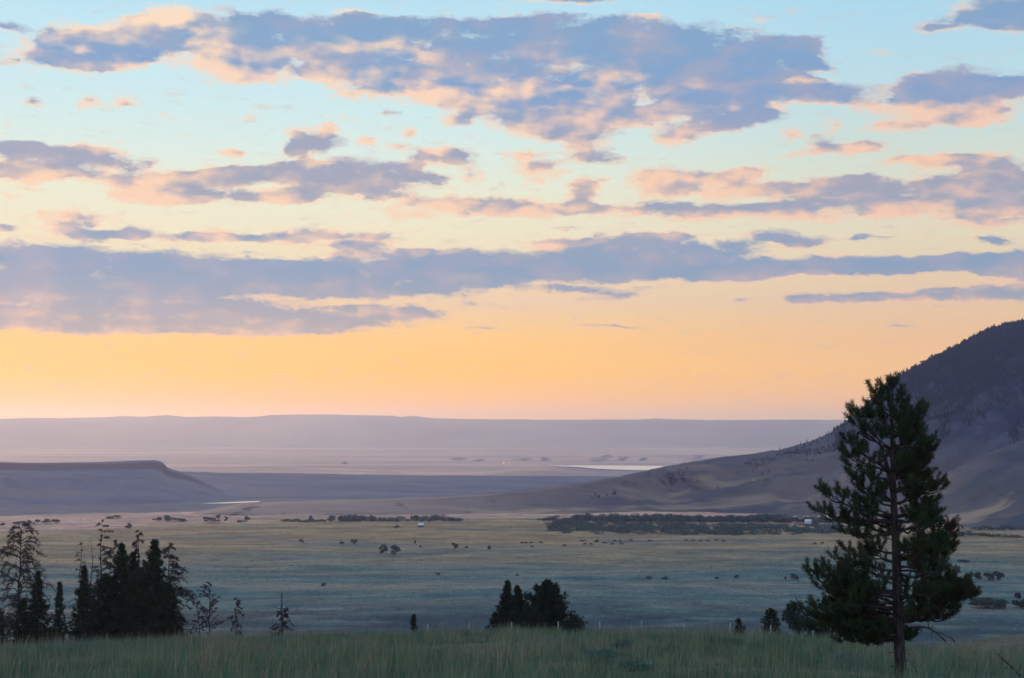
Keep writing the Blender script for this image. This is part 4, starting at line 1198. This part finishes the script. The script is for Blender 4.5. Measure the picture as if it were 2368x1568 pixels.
b_ = stand(655, 172)
top_ = at(655, 1373, 172)
pole = tag(empty('utility_pole', b_), 'single wooden pole rising above the plain right of the clump', 'pole')
hp = top_.z - b_.z
m_ = MB()
m_.tube([(0, 0, -.5), (.02, 0, hp * .5), (.0, 0, hp)], [.13, .115, .10], 8)
m_pole = bark_mat('pole_wood', (.055, .075, .10), (.10, .12, .15), 6)
m_.build('post', m_pole, pole)
zc = at(655, 1406, 172).z - b_.z
m_ = MB()
m_.box((0.02, -.16, zc), (.72, .08, .09))
m_.build('crossarm', m_pole, pole)
m_ins, N, B = new_mat('white_porcelain', .3, .5)
B.inputs['Base Color'].default_value = (.7, .72, .75, 1)
for sx in (-.29, .33):
    m_ = MB()
    m_.tube([(sx, -.16, zc + .045), (sx, -.16, zc + .10), (sx, -.16, zc + .14), (sx, -.16, zc + .20)], [.03, .07, .045, .06], 8)
    m_.build('insulator', m_ins, pole)
m_ = MB()
m_.tube([(0, 0, hp), (0, 0, hp + .12)], [.11, .07], 8)
m_.build('cap', m_pole, pole)

# ------------------------------------------------------------------ trees out on the plain
GP = 'scattered trees on the plain'
GL = 'little trees along the far edge of the plain'
PLAIN = [  # u, v of the foot, width, height (photograph pixels), clumps, label, group
    (885, 1280, 22, 20, 7, 'leafy round tree, left one of the pair on the plain', GP), (913, 1284, 26, 24, 8, 'leafy round tree, bigger right one of the pair on the plain', GP),
    (1050, 1272, 20, 17, 6, 'spreading tree on a bare trunk right of the pair', GP), (1131, 1272, 10, 14, 5, 'narrow upright tree alone on the tan plain', GP), (819, 1258, 17, 12, 6, 'small dark round tree left of the pair', GP),
    (790, 1258, 16, 6, 5, 'low scrubby bush left of the small dark round tree', GP), (697, 1254, 12, 7, 5, 'small bush alone on the tan plain at left', GP), (960, 1258, 6, 8, 4, 'tiny upright bush above the pair of round trees', GP), (970, 1266, 6, 6, 4, 'tiny round bush just right of the pair of round trees', GP), (1078, 1268, 8, 5, 4, 'low bush beside the spreading tree', GP),
    (915, 1221, 18, 7, 5, 'small bush below left of the white shed', GP),
    (299, 1222, 22, 13, 7, 'bushy tree standing alone above the tallest dead tree', GP), (5, 1218, 12, 9, 5, 'bushy tree cut by the left edge of the plain', GP),
    (45, 1213, 34, 10, 8, 'low leafy grove leftmost on the far edge of the plain', GL), (66, 1212, 14, 9, 5, 'small round tree second from the left on the far edge', GL), (84, 1212, 18, 10, 6, 'small round tree third from the left on the far edge', GL), (107, 1210, 26, 10, 7, 'low wide tree fourth from the left on the far edge', GL), (130, 1210, 30, 9, 8, 'long low tree at the end of the leftmost row', GL),
    (254, 1199, 22, 6, 6, 'faint low bush above the gap right of the leftmost row', GL), (272, 1198, 24, 7, 6, 'faint low trees right of the faint low bush', GL), (366, 1206, 24, 10, 6, 'left tree of the first little grove by the pond', GL), (389, 1205, 32, 14, 8, 'tallest tree of the first little grove by the pond', GL), (416, 1206, 36, 8, 8, 'low right end of the first little grove by the pond', GL),
    (486, 1208, 44, 14, 9, 'dense low grove straight below the pond', GL), (504, 1202, 15, 14, 6, 'round tree behind the right end of the dense low grove', GL), (522, 1205, 10, 11, 5, 'small round tree standing clear right of the dense low grove', GL), (572, 1206, 18, 12, 6, 'round tree alone right of the pond', GL), (558, 1208, 24, 6, 6, 'low scrub at the foot of the round tree right of the pond', GL), (718, 1206, 14, 14, 5, 'tree rising above the left end of the long tree belt', GL),
    (1500, 1338, 14, 6, 5, 'dark low bush at the end of a pale strip, left one of two', GP), (1536, 1339, 14, 5, 5, 'dark low bush at the end of a pale strip, right one of two', GP), (1660, 1338, 14, 5, 5, 'grey low bush further right along the pale strip', GP), (1703, 1339, 12, 9, 5, 'dark ragged bush with a stick top along the pale strip', GP), (1838, 1340, 22, 13, 6, 'brownish bush just left of the tall pine', GP), (1815, 1340, 8, 6, 4, 'tiny bush next to the brownish bush', GP),
    (747, 1356, 16, 8, 5, 'dark ragged bush on the grey plain above the pole', GP), (1012, 1329, 12, 4, 4, 'flat dark bush on the middle plain left of the spires', GP), (1197, 1331, 12, 4, 4, 'flat dark bush on the middle plain above the spires', GP),
    (2203, 1339, 42, 36, 12, 'big round leafy tree just right of the tall pine', 'leafy trees beyond the pine'), (2152, 1344, 70, 26, 12, 'wide pale leafy tree seen through the limbs of the tall pine', 'leafy trees beyond the pine'), (2243, 1341, 22, 20, 7, 'smallish tree left of the right-hand round pair', 'leafy trees beyond the pine'), (2262, 1341, 22, 20, 7, 'smallish tree touching the left side of the right-hand pair', 'leafy trees beyond the pine'),
    (2286, 1343, 28, 22, 8, 'left round tree of the right-hand pair', 'leafy trees beyond the pine'), (2308, 1343, 26, 22, 8, 'right round tree of the right-hand pair', 'leafy trees beyond the pine'),
    (2280, 1406, 92, 24, 14, 'long low leafy thicket at the right above the dark sage bank', 'leafy trees beyond the pine'), (2362, 1406, 40, 34, 10, 'round leafy tree cut by the right edge', 'leafy trees beyond the pine'), (2318, 1403, 22, 18, 6, 'small tuft at the right end of the long low thicket', 'leafy trees beyond the pine'),
    (2225, 1299, 34, 5, 7, 'flat dark strip of scrub on the plain right of the pine', GP),
]
for i, (u, v, wz, hz_, nc, lab, grp) in enumerate(PLAIN):
    b_ = on_ground(u, v)
    sc_ = b_.y / FPX
    tr_h = .32 if (u, v) in ((1050, 1272), (572, 1206)) else .08
    shrub(b_, wz * sc_, hz_ * sc_, 200 + i, lab, cat='tree' if hz_ > 9 else 'bush', name='leafy_tree' if hz_ > 9 else 'bush', group=grp, n=int(200 + wz * 26), leaf=.34 * sc_ / .35 if False else .30 + .010 * hz_, clumps=nc, mat=M_WILLOW if u > 2140 and v > 1338 and hz_ > 18 else M_FARTREE, trunk_h=tr_h)


# woods that read as one mass
def woods(name, spots, seed, label, mat, leaf=.62, nl=150, z_off=0.0, root=None):
    r = np.random.default_rng(seed)
    m_ = MB()
    P, S_ = [], []
    for x, y, z, w_, h_ in spots:
        k = max(8, int(nl * w_ * h_ / 36))
        q = unit(r.normal(0, 1, (k, 3))) * (r.uniform(.2, 1, (k, 1)) ** .5) * [w_ * .5, w_ * .5, h_ * .5] + [x, y, z + h_ * .5]
        q += r.normal(0, .12 * w_, (1, 3)) * r.uniform(0, 1, (k, 1))
        q[:, 2] = np.maximum(q[:, 2], z + .05)
        P.append(q)
    P = np.concatenate(P)
    d1, d2 = unit(r.normal(0, 1, P.shape)), unit(r.normal(0, 1, P.shape))
    sz = leaf * r.uniform(.6, 1.4, (len(P), 1))
    m_.quads(np.stack([P - d1 * sz, P + d2 * sz * .6, P + d1 * sz, P - d2 * sz * .6], axis=1))
    return tag(m_.build(name, mat), label, 'woods', kind='stuff')


def wood_spots(us, vfoot, hz_, n, seed, spread=(4, 30), wz=(8, 18)):
    r = np.random.default_rng(seed)
    out = []
    for i in range(n):
        u = r.uniform(us[0], us[-1])
        vb, hh = np.interp(u, us, vfoot), np.interp(u, us, hz_)
        b_ = on_ground(u, vb)
        sc_ = b_.y / FPX
        y = b_.y + r.uniform(-spread[0], spread[1])
        x = b_.x * y / b_.y
        out.append((x, y, gz(x, y) - .2, r.uniform(*wz) * sc_, hh * sc_ * r.uniform(.6, 1.12)))
    return out


woods('tree_belt', wood_spots([650, 690, 750, 770, 830, 880, 920, 990, 1010, 1040, 1065], [1206, 1207, 1207, 1206, 1205, 1205.5, 1206, 1205, 1205, 1204.5, 1204.5], [4, 5, 7, 14, 15, 9, 11, 11, 15, 10, 6], 150, 301, (4, 12)), 302, 'long dark belt of trees along the far edge of the plain', M_FARTREE)
woods('tree_belt', wood_spots([1245, 1265, 1280, 1300, 1330], [1204, 1204, 1204, 1204, 1204], [4, 10, 12, 6, 3], 26, 303, (3, 10)), 304, 'short dark row of trees at the foot of the apron right of the long belt', M_FARTREE)
ws = wood_spots([1285, 1330, 1400, 1440, 1600, 1720, 1800, 1850, 2000, 2160], [1212, 1208, 1207, 1207, 1207, 1207, 1208, 1209, 1210, 1210], [6, 12, 18, 17, 15, 14, 13, 10, 9, 8], 420, 305, (2, 16), (12, 24))
ws += wood_spots([1272, 1300, 1400, 1500, 1700, 1850, 2000], [1233, 1234, 1235, 1236, 1238, 1236, 1230], [8, 12, 10, 8, 9, 6, 5], 560, 306, (0, 110), (16, 34))
woods('willow_wood', ws, 307, 'broad dark wood on the plain below the mountain apron', M_FARTREE, nl=150)
woods('willow_wood', wood_spots([2130, 2190, 2260, 2330, 2420], [1211, 1211, 1211, 1211, 1211], [6, 9, 10, 12, 12], 130, 308, (2, 20)), 309, 'dark strip of trees at the foot of the foothill at right', M_FARTREE)
woods('willow_wood', wood_spots([2245, 2290, 2360, 2420], [1225, 1225, 1225, 1225], [5, 6, 6, 6], 60, 310, (2, 10)), 311, 'thin dark strip of willows on the gold field at right', M_FARTREE)
woods('willow_wood', wood_spots([2100, 2180, 2260, 2330, 2420], [1240, 1241, 1240, 1243, 1244], [4, 8, 9, 5, 5], 90, 312, (2, 14)), 313, 'pale green willow strip below the gold field at right', M_WILLOW)

# forest on the mountain: dense conifers as one mass, and the lone ones that stand out on its skyline
def spire(m_, r, b, h, w_):
    """a small far-off conifer: ragged tiers of drooping boughs round a stem"""
    m_.tube([b + [0, 0, -.4], b + [0, 0, h]], [.22, .03], 3)
    T = []
    for t in np.linspace(.06, .9, 6):
        R_ = w_ * .5 * (1 - t) ** .8 + .15
        k = 6
        a = r.uniform(0, 6.28) + np.arange(k) / k * 6.283 + r.normal(0, .2, k)
        rr_ = R_ * r.uniform(.65, 1.2, k)
        tip = np.stack([np.cos(a) * rr_, np.sin(a) * rr_, np.full(k, t * h - .10 * h)], -1) + b
        top_ = b + [0, 0, t * h + .16 * h]
        sd = np.stack([-np.sin(a), np.cos(a), np.zeros(k)], -1) * R_ * .45
        T.append(np.stack([tip - sd, tip + sd, np.tile(top_, (k, 1))], axis=1))
    m_.tris(np.concatenate(T))


M_FOREST = leaf_mat('forest_needles', (.004, .010, .016), (.014, .022, .028))
az_, RR_, X_, Y_, Z_ = MT
fr = MB()
r5 = np.random.default_rng(77)
cnt = 0
for i in range(14000):
    if cnt >= 5600:
        break
    u = r5.uniform(1930, 2500)
    tf = 1 - abs(r5.normal(0, .22)) if r5.uniform() < .75 else r5.uniform(.45, 1.06)
    if tf < .35 or tf > 1.0:
        continue
    lim = np.interp(u, [1930, 2000, 2100, 2250, 2367, 2500], [.93, .86, .74, .66, .62, .6])
    nz = float(fbm(np.array([u / 60.0]), np.array([tf * 9]), 3, 131)[0])
    if tf < lim + nz * .35:
        continue
    ia = int(np.clip(np.searchsorted(az_, azel(u, 985)[0]), 0, len(az_) - 1))
    kk = int(round(tf * 169)) + (int(r5.integers(0, 3)) if tf > .97 else 0)
    b = np.array([X_[kk, ia], Y_[kk, ia], Z_[kk, ia]]) + [r5.normal(0, 1.2), r5.normal(0, 2), 0]
    spire(fr, r5, b, r5.uniform(3.0, 6.8) * (.72 if tf > .95 else 1), r5.uniform(2.8, 4.8))
    cnt += 1
tag(fr.build('forest', M_FOREST), 'dense dark conifer forest covering the upper mountain', 'forest', kind='stuff')

sk = [(1498, .97), (1555, .93), (1590, .86), (1655, .80), (1801, 1.0), (1840, .97), (1848, 1.0), (1858, .98), (1863, 1.0), (1868, .97), (1874, 1.0), (1879, .98), (1886, .97), (1893, 1.0), (1900, .98), (1907, 1.0), (1914, 1.0), (1921, .98), (1926, 1.0), (1933, 1.0), (1940, .99), (1946, 1.0), (1953, 1.0), (1960, 1.0), (1967, .99), (1974, 1.0), (1981, 1.0), (1990, 1.0), (1999, 1.0), (1790, .90), (1806, .90), (1822, .88), (1760, .86), (1731, .82), (1850, .9), (1872, .9), (1895, .9), (1915, .9)]
proto = None
for i, (u, tf) in enumerate(sk):
    b = mtn_z(u, tf)
    if i % 6 == 0 or proto is None:
        m_ = MB()
        spire(m_, np.random.default_rng(900 + i), np.zeros(3), 8.0, 3.6)
        proto = o = m_.build('conifer', M_FOREST)
    else:
        o = proto.copy()
        COL.objects.link(o)
    o.location = b
    s_ = r5.uniform(.36, .7)
    o.scale = (s_, s_, s_ * r5.uniform(.9, 1.2))
    o.rotation_euler = (0, 0, r5.uniform(0, 6))
    if u < 1700:
        lab = {1498: 'lone conifer lowest on the apron skyline', 1555: 'small lone conifer on the apron below the skyline, second from the bottom', 1590: 'lone dark conifer on the apron below its dark scrub patch', 1655: 'lone dark conifer beside the scrub patch on the apron'}[u]
    elif u == 1801:
        lab = 'lone flat-topped tree standing clear on the mountain skyline'
    else:
        lab = 'small dark conifer among those dotted up the mountain shoulder'
    tag(o, lab, 'tree', 'conifers dotted up the mountain shoulder')
# the scrub patches on the apron
sp_ = []
for u0, tf0, du, dt, n_ in ((1560, .90, 34, .035, 60), (1840, .93, 60, .04, 70), (1900, .88, 60, .05, 70), (1760, .9, 50, .03, 26), (2240, .2, 60, .05, 10), (1400, .86, 40, .02, 10)):
    for _ in range(n_):
        b = mtn_z(u0 + r5.normal(0, du * .5), float(np.clip(tf0 + r5.normal(0, dt * .5), .02, 1)))
        sp_.append((b.x, b.y, b.z - .3, r5.uniform(2.5, 5), r5.uniform(2, 4.5)))
woods('scrub', sp_, 402, 'dark scrub in patches on the mountain apron', M_FOREST, nl=60)

# ------------------------------------------------------------------ buildings, cattle, lamps, far trees
def wallmat(name, c, rough=.7):
    m, N, B = new_mat(name, rough, .3)
    N.put(B.inputs['Base Color'], N.mix(N.sstep(N.noise(N.n('ShaderNodeTexCoord').outputs['Object'], 2.0, 4, .6), .35, .65), c, tuple(x * .8 for x in c)))
    return m


M_TIN = wallmat('pale_tin_roof', (.80, .84, .88), .35)
M_SHED = wallmat('dark_shed_boards', (.05, .06, .085))
M_WHITE = wallmat('white_siding', (.82, .84, .86))


def shed(b, w, d, h, rh, rz, label, name, wm, rm):
    root = tag(empty(name, b, rz), label, 'building')
    m_ = MB()
    m_.box((0, 0, h / 2 - .1), (w, d, h + .2))
    m_.add([(-w / 2, -d / 2, h), (-w / 2, d / 2, h), (-w / 2, 0, h + rh), (w / 2, -d / 2, h), (w / 2, d / 2, h), (w / 2, 0, h + rh)], t=[(0, 1, 2), (3, 5, 4)])
    m_.build('wall', wm, root)
    rf = MB()
    e = .25
    k = rh / (d / 2)
    for s in (-1, 1):
        y0, y1 = s * (d / 2 + e), 0.0
        z0, z1 = h - k * e + .03, h + rh + .03
        v_ = [(-w / 2 - e, y0, z0), (w / 2 + e, y0, z0), (w / 2 + e, y1, z1), (-w / 2 - e, y1, z1)]
        v_ += [(x, y, z + .07) for x, y, z in v_]
        rf.add(v_, q=[(0, 3, 2, 1), (4, 5, 6, 7), (0, 1, 5, 4), (1, 2, 6, 5), (2, 3, 7, 6), (3, 0, 4, 7)])
    rf.build('roof', rm, root)
    dr = MB()
    dr.box((w * .18, -d / 2 - .02, h * .42), (w * .22, .05, h * .84))
    dr.build('door', wm, root)
    return root


b_ = on_ground(973, 1218)
shed(b_, 4.3, 3.4, 1.35, 1.55, .10, 'small shed with a pale roof alone on the tan plain', 'shed', M_SHED, M_TIN)
b_ = on_ground(1869, 1208)
b_.z += .2
b_.y -= 22
b_.x *= b_.y / (b_.y + 22)
b_.z = gz(b_.x, b_.y) + .3
shed(b_, 5.2, 4.0, 2.6, 1.4, -.5, 'white building among the trees left of the tall pine', 'white_building', M_WHITE, M_TIN)
b_ = on_ground(1850, 1206)
shed(b_, 5.0, 4.0, 2.2, 1.2, .5, 'grey-roofed building half hidden in trees left of the white one', 'farm_building', M_SHED, wallmat('grey_roof', (.28, .30, .36)))

M_COW = leaf_mat('dark_hide', (.020, .018, .018), (.030, .026, .024))


def cow_mesh():
    bm_ = MB()
    bm_.tube([(-1.05, 0, 1.12), (-.85, 0, 1.10), (-.3, 0, 1.02), (.3, 0, 1.0), (.8, 0, 1.08), (1.05, 0, 1.12), (1.4, 0, .85), (1.62, 0, .45), (1.75, 0, .22)], [.12, .33, .38, .40, .36, .24, .17, .15, .08], 8)
    for x in (-.78, .72):
        for y in (-.2, .2):
            bm_.tube([(x, y, 1.0), (x + (.05 if x < 0 else 0), y, .55), (x, y, .0)], [.14, .075, .06], 5)
    bm_.tube([(-1.05, 0, 1.2), (-1.17, 0, .9), (-1.18, 0, .5)], [.04, .03, .04], 4)
    for y in (-.14, .14):
        bm_.tube([(1.5, y * .6, .62), (1.47, y * 2, .66)], [.05, .02], 4)
    return bm_.build('cow', M_COW, smooth=True)


cow0 = cow_mesh()
r6 = np.random.default_rng(5)
SRC = 1 / 1.7305
cows = [(2326, 2167), (2337, 2167), (2341, 2179), (2363, 2180), (2384, 2170), (2388, 2166), (2417, 2175), (2460, 2166), (2479, 2166), (2485, 2178), (2450, 2179), (2525, 2164), (2601, 2166), (2259, 2185), (2126, 2174), (2163, 2173), (2088, 2174), (2105, 2174), (2130, 2190), (2746, 2165), (2772, 2165), (2803, 2166), (2829, 2166), (2865, 2164), (2893, 2167), (3260, 2177), (3288, 2175)]
for i, (sx, sy) in enumerate(cows):
    o = cow0 if i == 0 else cow0.copy()
    if i:
        COL.objects.link(o)
    o.location = on_ground(sx * SRC, sy * SRC + 1.2)
    o.rotation_euler = (0, 0, float(r6.choice([0, math.pi])) + r6.normal(0, .5))
    tag(o, 'dark animal grazing with the herd on the tan strip of plain', 'cow', 'herd grazing on the plain')

m_lamp = bpy.data.materials.new('lit_lamp')
m_lamp.use_nodes = True
LN = NT(m_lamp.node_tree)
em = LN.n('ShaderNodeEmission')
em.inputs[0].default_value = (1, .45, .16, 1)
em.inputs[1].default_value = 20
LN.put([n_ for n_ in m_lamp.node_tree.nodes if n_.type == 'OUTPUT_MATERIAL'][0].inputs[0], em.outputs[0])
for u, v, Y, lab, s_ in ((1164.5, 1070, 6850, 'warm yard lamp, left one of the two glowing on the far valley floor', 1.5), (1178, 1070, 6850, 'warm yard lamp, right one of the two glowing on the far valley floor', 1.25), (1027, 1061.5, 7600, 'faint lone yard lamp on the far valley floor left of the pair', .8), (665, 1060, 7600, 'faint lone yard lamp on the far valley floor above the bench', .7)):
    p_ = on_ground(u, v + 4, 5200, 15000)
    z0 = p_.z
    p_.z += 9
    root = tag(empty('yard_lamp', (p_.x, p_.y, z0)), lab, 'lamp', 'yard lamps on the far valley floor')
    m_ = MB()
    m_.tube([(0, 0, -.5), (0, 0, max(3, p_.z - z0))], [.2, .12], 6)
    m_.build('post', m_pole, root)
    m_ = MB()
    zl = max(3, p_.z - z0)
    a_ = np.linspace(0, math.pi, 6)
    m_.tube(np.stack([a_ * 0, a_ * 0, zl + s_ - s_ * np.cos(a_)], -1), np.maximum(np.sin(a_) * s_, .02), 8)
    m_.build('globe', m_lamp, root)

GF = 'dim groves on the far valley floor'
for i, (u, v, Y, wz, hz_, lab) in enumerate([(1062, 1066, 7600, 46, 9, 'dim grove on the far valley floor above the left lamp'), (1105, 1067, 7600, 34, 7, 'dim low grove on the far valley floor between the lone lamp and the pair'), (1210, 1066, 7300, 60, 9, 'dim grove on the low rise right of the two lamps'), (1260, 1067, 7400, 24, 10, 'dim tree clump at the right end of the low rise by the lamps'),
                                             (1386, 1068, 8600, 60, 12, 'dim grove behind the lake, left one'), (1405, 1060, 9200, 40, 9, 'dim grove behind the left grove of the lake'), (1440, 1066, 8600, 34, 12, 'dim round grove behind the middle of the lake'), (1486, 1066, 8600, 26, 8, 'dim small grove behind the middle of the lake, further right'), (1610, 1066, 8600, 76, 9, 'dim long grove behind the right end of the lake'), (1616, 1058, 9400, 30, 7, 'faint small grove above the long grove by the lake'), (795, 1074, 6400, 14, 7, 'dim tree on the low rise left of the small butte')]):
    p_ = on_ground(u, v, 5200, 15000)
    Y = p_.y
    shrub(p_, wz / FPX * Y, hz_ / FPX * Y, 500 + i, lab, cat='grove', name='far_grove', group=GF, n=900, leaf=1.6 + hz_ * .06, clumps=16, mat=M_FARTREE, trunk_h=.02, depth=.4, flat=True)

# ------------------------------------------------------------------ grass of the near slope, sage and stones of the plain
m_grass, N, B = new_mat('tall_grass', .85, .1)
g_ = N.n('ShaderNodeNewGeometry')
rnd = g_.outputs['Random Per Island']
big = N.noise(N.v('MULTIPLY', g_.outputs['Position'], (.16, .10, 0)), 1, 4, .6)
gc_ = N.mix(N.sstep(rnd, .15, .85), (.072, .175, .120), (.155, .260, .160))
dry = N.noise(N.v('MULTIPLY', g_.outputs['Position'], (.42, .22, 0)), 1, 3, .6)
gc_ = N.mix(N.m('MULTIPLY', N.sstep(dry, .52, .66), .55), gc_, N.mix(rnd, (.20, .205, .11), (.35, .30, .18)))
gc_ = N.mix(N.sstep(big, .50, .62), gc_, N.mix(rnd, (.11, .23, .19), (.16, .28, .23)))
gc_ = N.mix(N.m('MULTIPLY', N.sstep(N.m('ADD', rnd, N.m('MULTIPLY', big, -.5)), .42, .60), .75), gc_, (.30, .25, .16))
tuss = N.noise(N.v('MULTIPLY', g_.outputs['Position'], (1.1, .40, 0)), 1, 3, .65)
gc_ = N.mix(1.0, gc_, N.mix(N.sstep(tuss, .36, .64), (.54, .62, .64), (1.26, 1.22, 1.10)), blend='MULTIPLY')
N.put(B.inputs['Base Color'], gc_)
B.inputs['Transmission Weight'].default_value = 0


def blades(n, seed, ylim, hr, wr, name, mat, label, bend=.35, xs=.44, clump=.5, patchy=False):
    r = np.random.default_rng(seed)
    y = np.sqrt(r.uniform(ylim[0] ** 2, ylim[1] ** 2, n))
    x = r.uniform(-xs, xs, n) * y
    k = n // 2
    cx, cy = r.integers(0, n, k), None
    x[:k], y[:k] = x[cx] + r.normal(0, .12, k), y[cx] + r.normal(0, .12, k)
    if patchy:
        keep = fbm(x / 3.5, y / 9, 3, 207) + r.uniform(-.12, .12, n) > .02
        x, y = x[keep], y[keep]
        n = len(x)
    z = ground_z(x, y)
    tall = 1 + clump * fbm(x / 1.5, y / 4.0, 3, 201) * 2.8 + .6 * fbm(x / 14, y / 14, 2, 205)
    h = r.uniform(hr[0], hr[1], n) * np.clip(tall, .35, 1.7)
    # grass cut short along the line of sight to the foot of the pine
    off = np.abs(x - y * ray(2087, 1400).x / ray(2087, 1400).y)
    h *= 1 - .72 * ss(1.5 - off, 0, .8) * ss(y, 27, 31) * ss(41.5 - y, 0, 1.5)
    w = r.uniform(wr[0], wr[1], n)
    a = r.uniform(0, 6.283, n)
    ln = np.stack([np.cos(a), np.sin(a)], -1) * (h * bend * r.uniform(.1, 1.0, n))[:, None] + np.array([.07, 0]) * h[:, None]
    f = r.uniform(0, 6.283, n)
    sx, sy = np.cos(f) * w * .5, np.sin(f) * w * .5
    b = np.stack([x, y, z - .04], -1)
    s = np.stack([sx, sy, sx * 0], -1)
    mid = b + np.stack([ln[:, 0] * .35, ln[:, 1] * .35, h * .58], -1)
    tip = b + np.stack([ln[:, 0], ln[:, 1], h], -1)
    V = np.stack([b - s, b + s, mid - s * .75, mid + s * .75, tip - s * .18, tip + s * .18], axis=1).reshape(-1, 3)
    i = np.arange(n)[:, None] * 6
    q = np.concatenate([i + [0, 1, 3, 2], i + [2, 3, 5, 4]])
    return tag(mesh_np(name, V, [q], mat), label, 'grass', kind='stuff')


blades(250000, 11, (17, 116), (.20, .66), (.007, .020), 'grass', m_grass, 'tall green and straw-tipped grass covering the near slope')
m_seed, N, B = new_mat('seed_heads', .9, .1)
rnd = N.n('ShaderNodeNewGeometry').outputs['Random Per Island']
N.put(B.inputs['Base Color'], N.mix(rnd, (.24, .21, .14), (.42, .37, .26)))
blades(36000, 12, (36, 120), (.45, 1.0), (.010, .022), 'grass', m_seed, 'pale seed stalks standing above the grass along the brow', bend=.25, xs=.38, patchy=True)

# stones and sage clumps scattered over the plain
r8 = np.random.default_rng(17)
m_stone = wallmat('pale_stones', (.42, .43, .45), .9)


def scatter(n, seed, yl, size, squash, name, mat, label, cat, faces=1.0, xs=.42):
    r = np.random.default_rng(seed)
    t = (1 + 5 ** .5) / 2
    ico = np.array([(-1, t, 0), (1, t, 0), (-1, -t, 0), (1, -t, 0), (0, -1, t), (0, 1, t), (0, -1, -t), (0, 1, -t), (t, 0, -1), (t, 0, 1), (-t, 0, -1), (-t, 0, 1)]) / 1.9
    fc = np.array([(0, 11, 5), (0, 5, 1), (0, 1, 7), (0, 7, 10), (0, 10, 11), (1, 5, 9), (5, 11, 4), (11, 10, 2), (10, 7, 6), (7, 1, 8), (3, 9, 4), (3, 4, 2), (3, 2, 6), (3, 6, 8), (3, 8, 9), (4, 9, 5), (2, 4, 11), (6, 2, 10), (8, 6, 7), (9, 8, 1)])
    y = r.uniform(yl[0], yl[1], n)
    x = r.uniform(-xs, xs, n) * y
    keep = fbm(x / 70, y / 35, 3, seed) > -.12
    x, y = x[keep], y[keep]
    n = len(x)
    z = ground_z(x, y)
    s = r.uniform(size[0], size[1], n) ** 1.0
    V = ico[None] * r.uniform(.7, 1.3, (n, 12, 1)) * s[:, None, None] * np.stack([r.uniform(.8, 1.5, n), r.uniform(.8, 1.3, n), np.full(n, squash)], -1)[:, None, :]
    V = V + np.stack([x, y, z + s * squash * .35], -1)[:, None, :]
    F = (fc[None] + (np.arange(n) * 12)[:, None, None]).reshape(-1, 3)
    return tag(mesh_np(name, V.reshape(-1, 3), [F], mat), label, cat, kind='stuff')


m_sageclump = leaf_mat('low_sagebrush', (.055, .095, .098), (.110, .150, .145))
scatter(12000, 31, (556, 900), (.10, .34), .6, 'ground_cover', m_sageclump, 'low sagebrush clumps speckling the near plain', 'sagebrush')
scatter(700, 32, (556, 860), (.10, .38), .6, 'stones', m_stone, 'pale stones scattered over the near plain', 'stones')
scatter(120, 33, (120, 240), (.08, .26), .6, 'stones', m_stone, 'pale stones on the knoll at the right', 'stones', xs=.40)
HAZE_COL, HAZE_DEN, HAZE_ANI = (.27, .31, .54, 1), 1.65e-4, .62

# ------------------------------------------------------------------ the air
m_haze = bpy.data.materials.new('valley_air')
m_haze.use_nodes = True
HN = NT(m_haze.node_tree)
for nd in list(m_haze.node_tree.nodes):
    m_haze.node_tree.nodes.remove(nd)
pv = HN.n('ShaderNodeVolumePrincipled')
pv.inputs['Color'].default_value = HAZE_COL
pv.inputs['Absorption Color'].default_value = (1, 1, 1, 1)
pv.inputs['Density'].default_value = HAZE_DEN
pv.inputs['Anisotropy'].default_value = HAZE_ANI
ho = HN.n('ShaderNodeOutputMaterial')
HN.put(ho.inputs['Volume'], pv.outputs[0])
hb = MB()
hb.box((0, 0, 75), (54000, 54000, 490))
haze = hb.build('haze', m_haze)
tag(haze, 'pale pink and blue evening haze filling the valley', 'haze', kind='stuff')
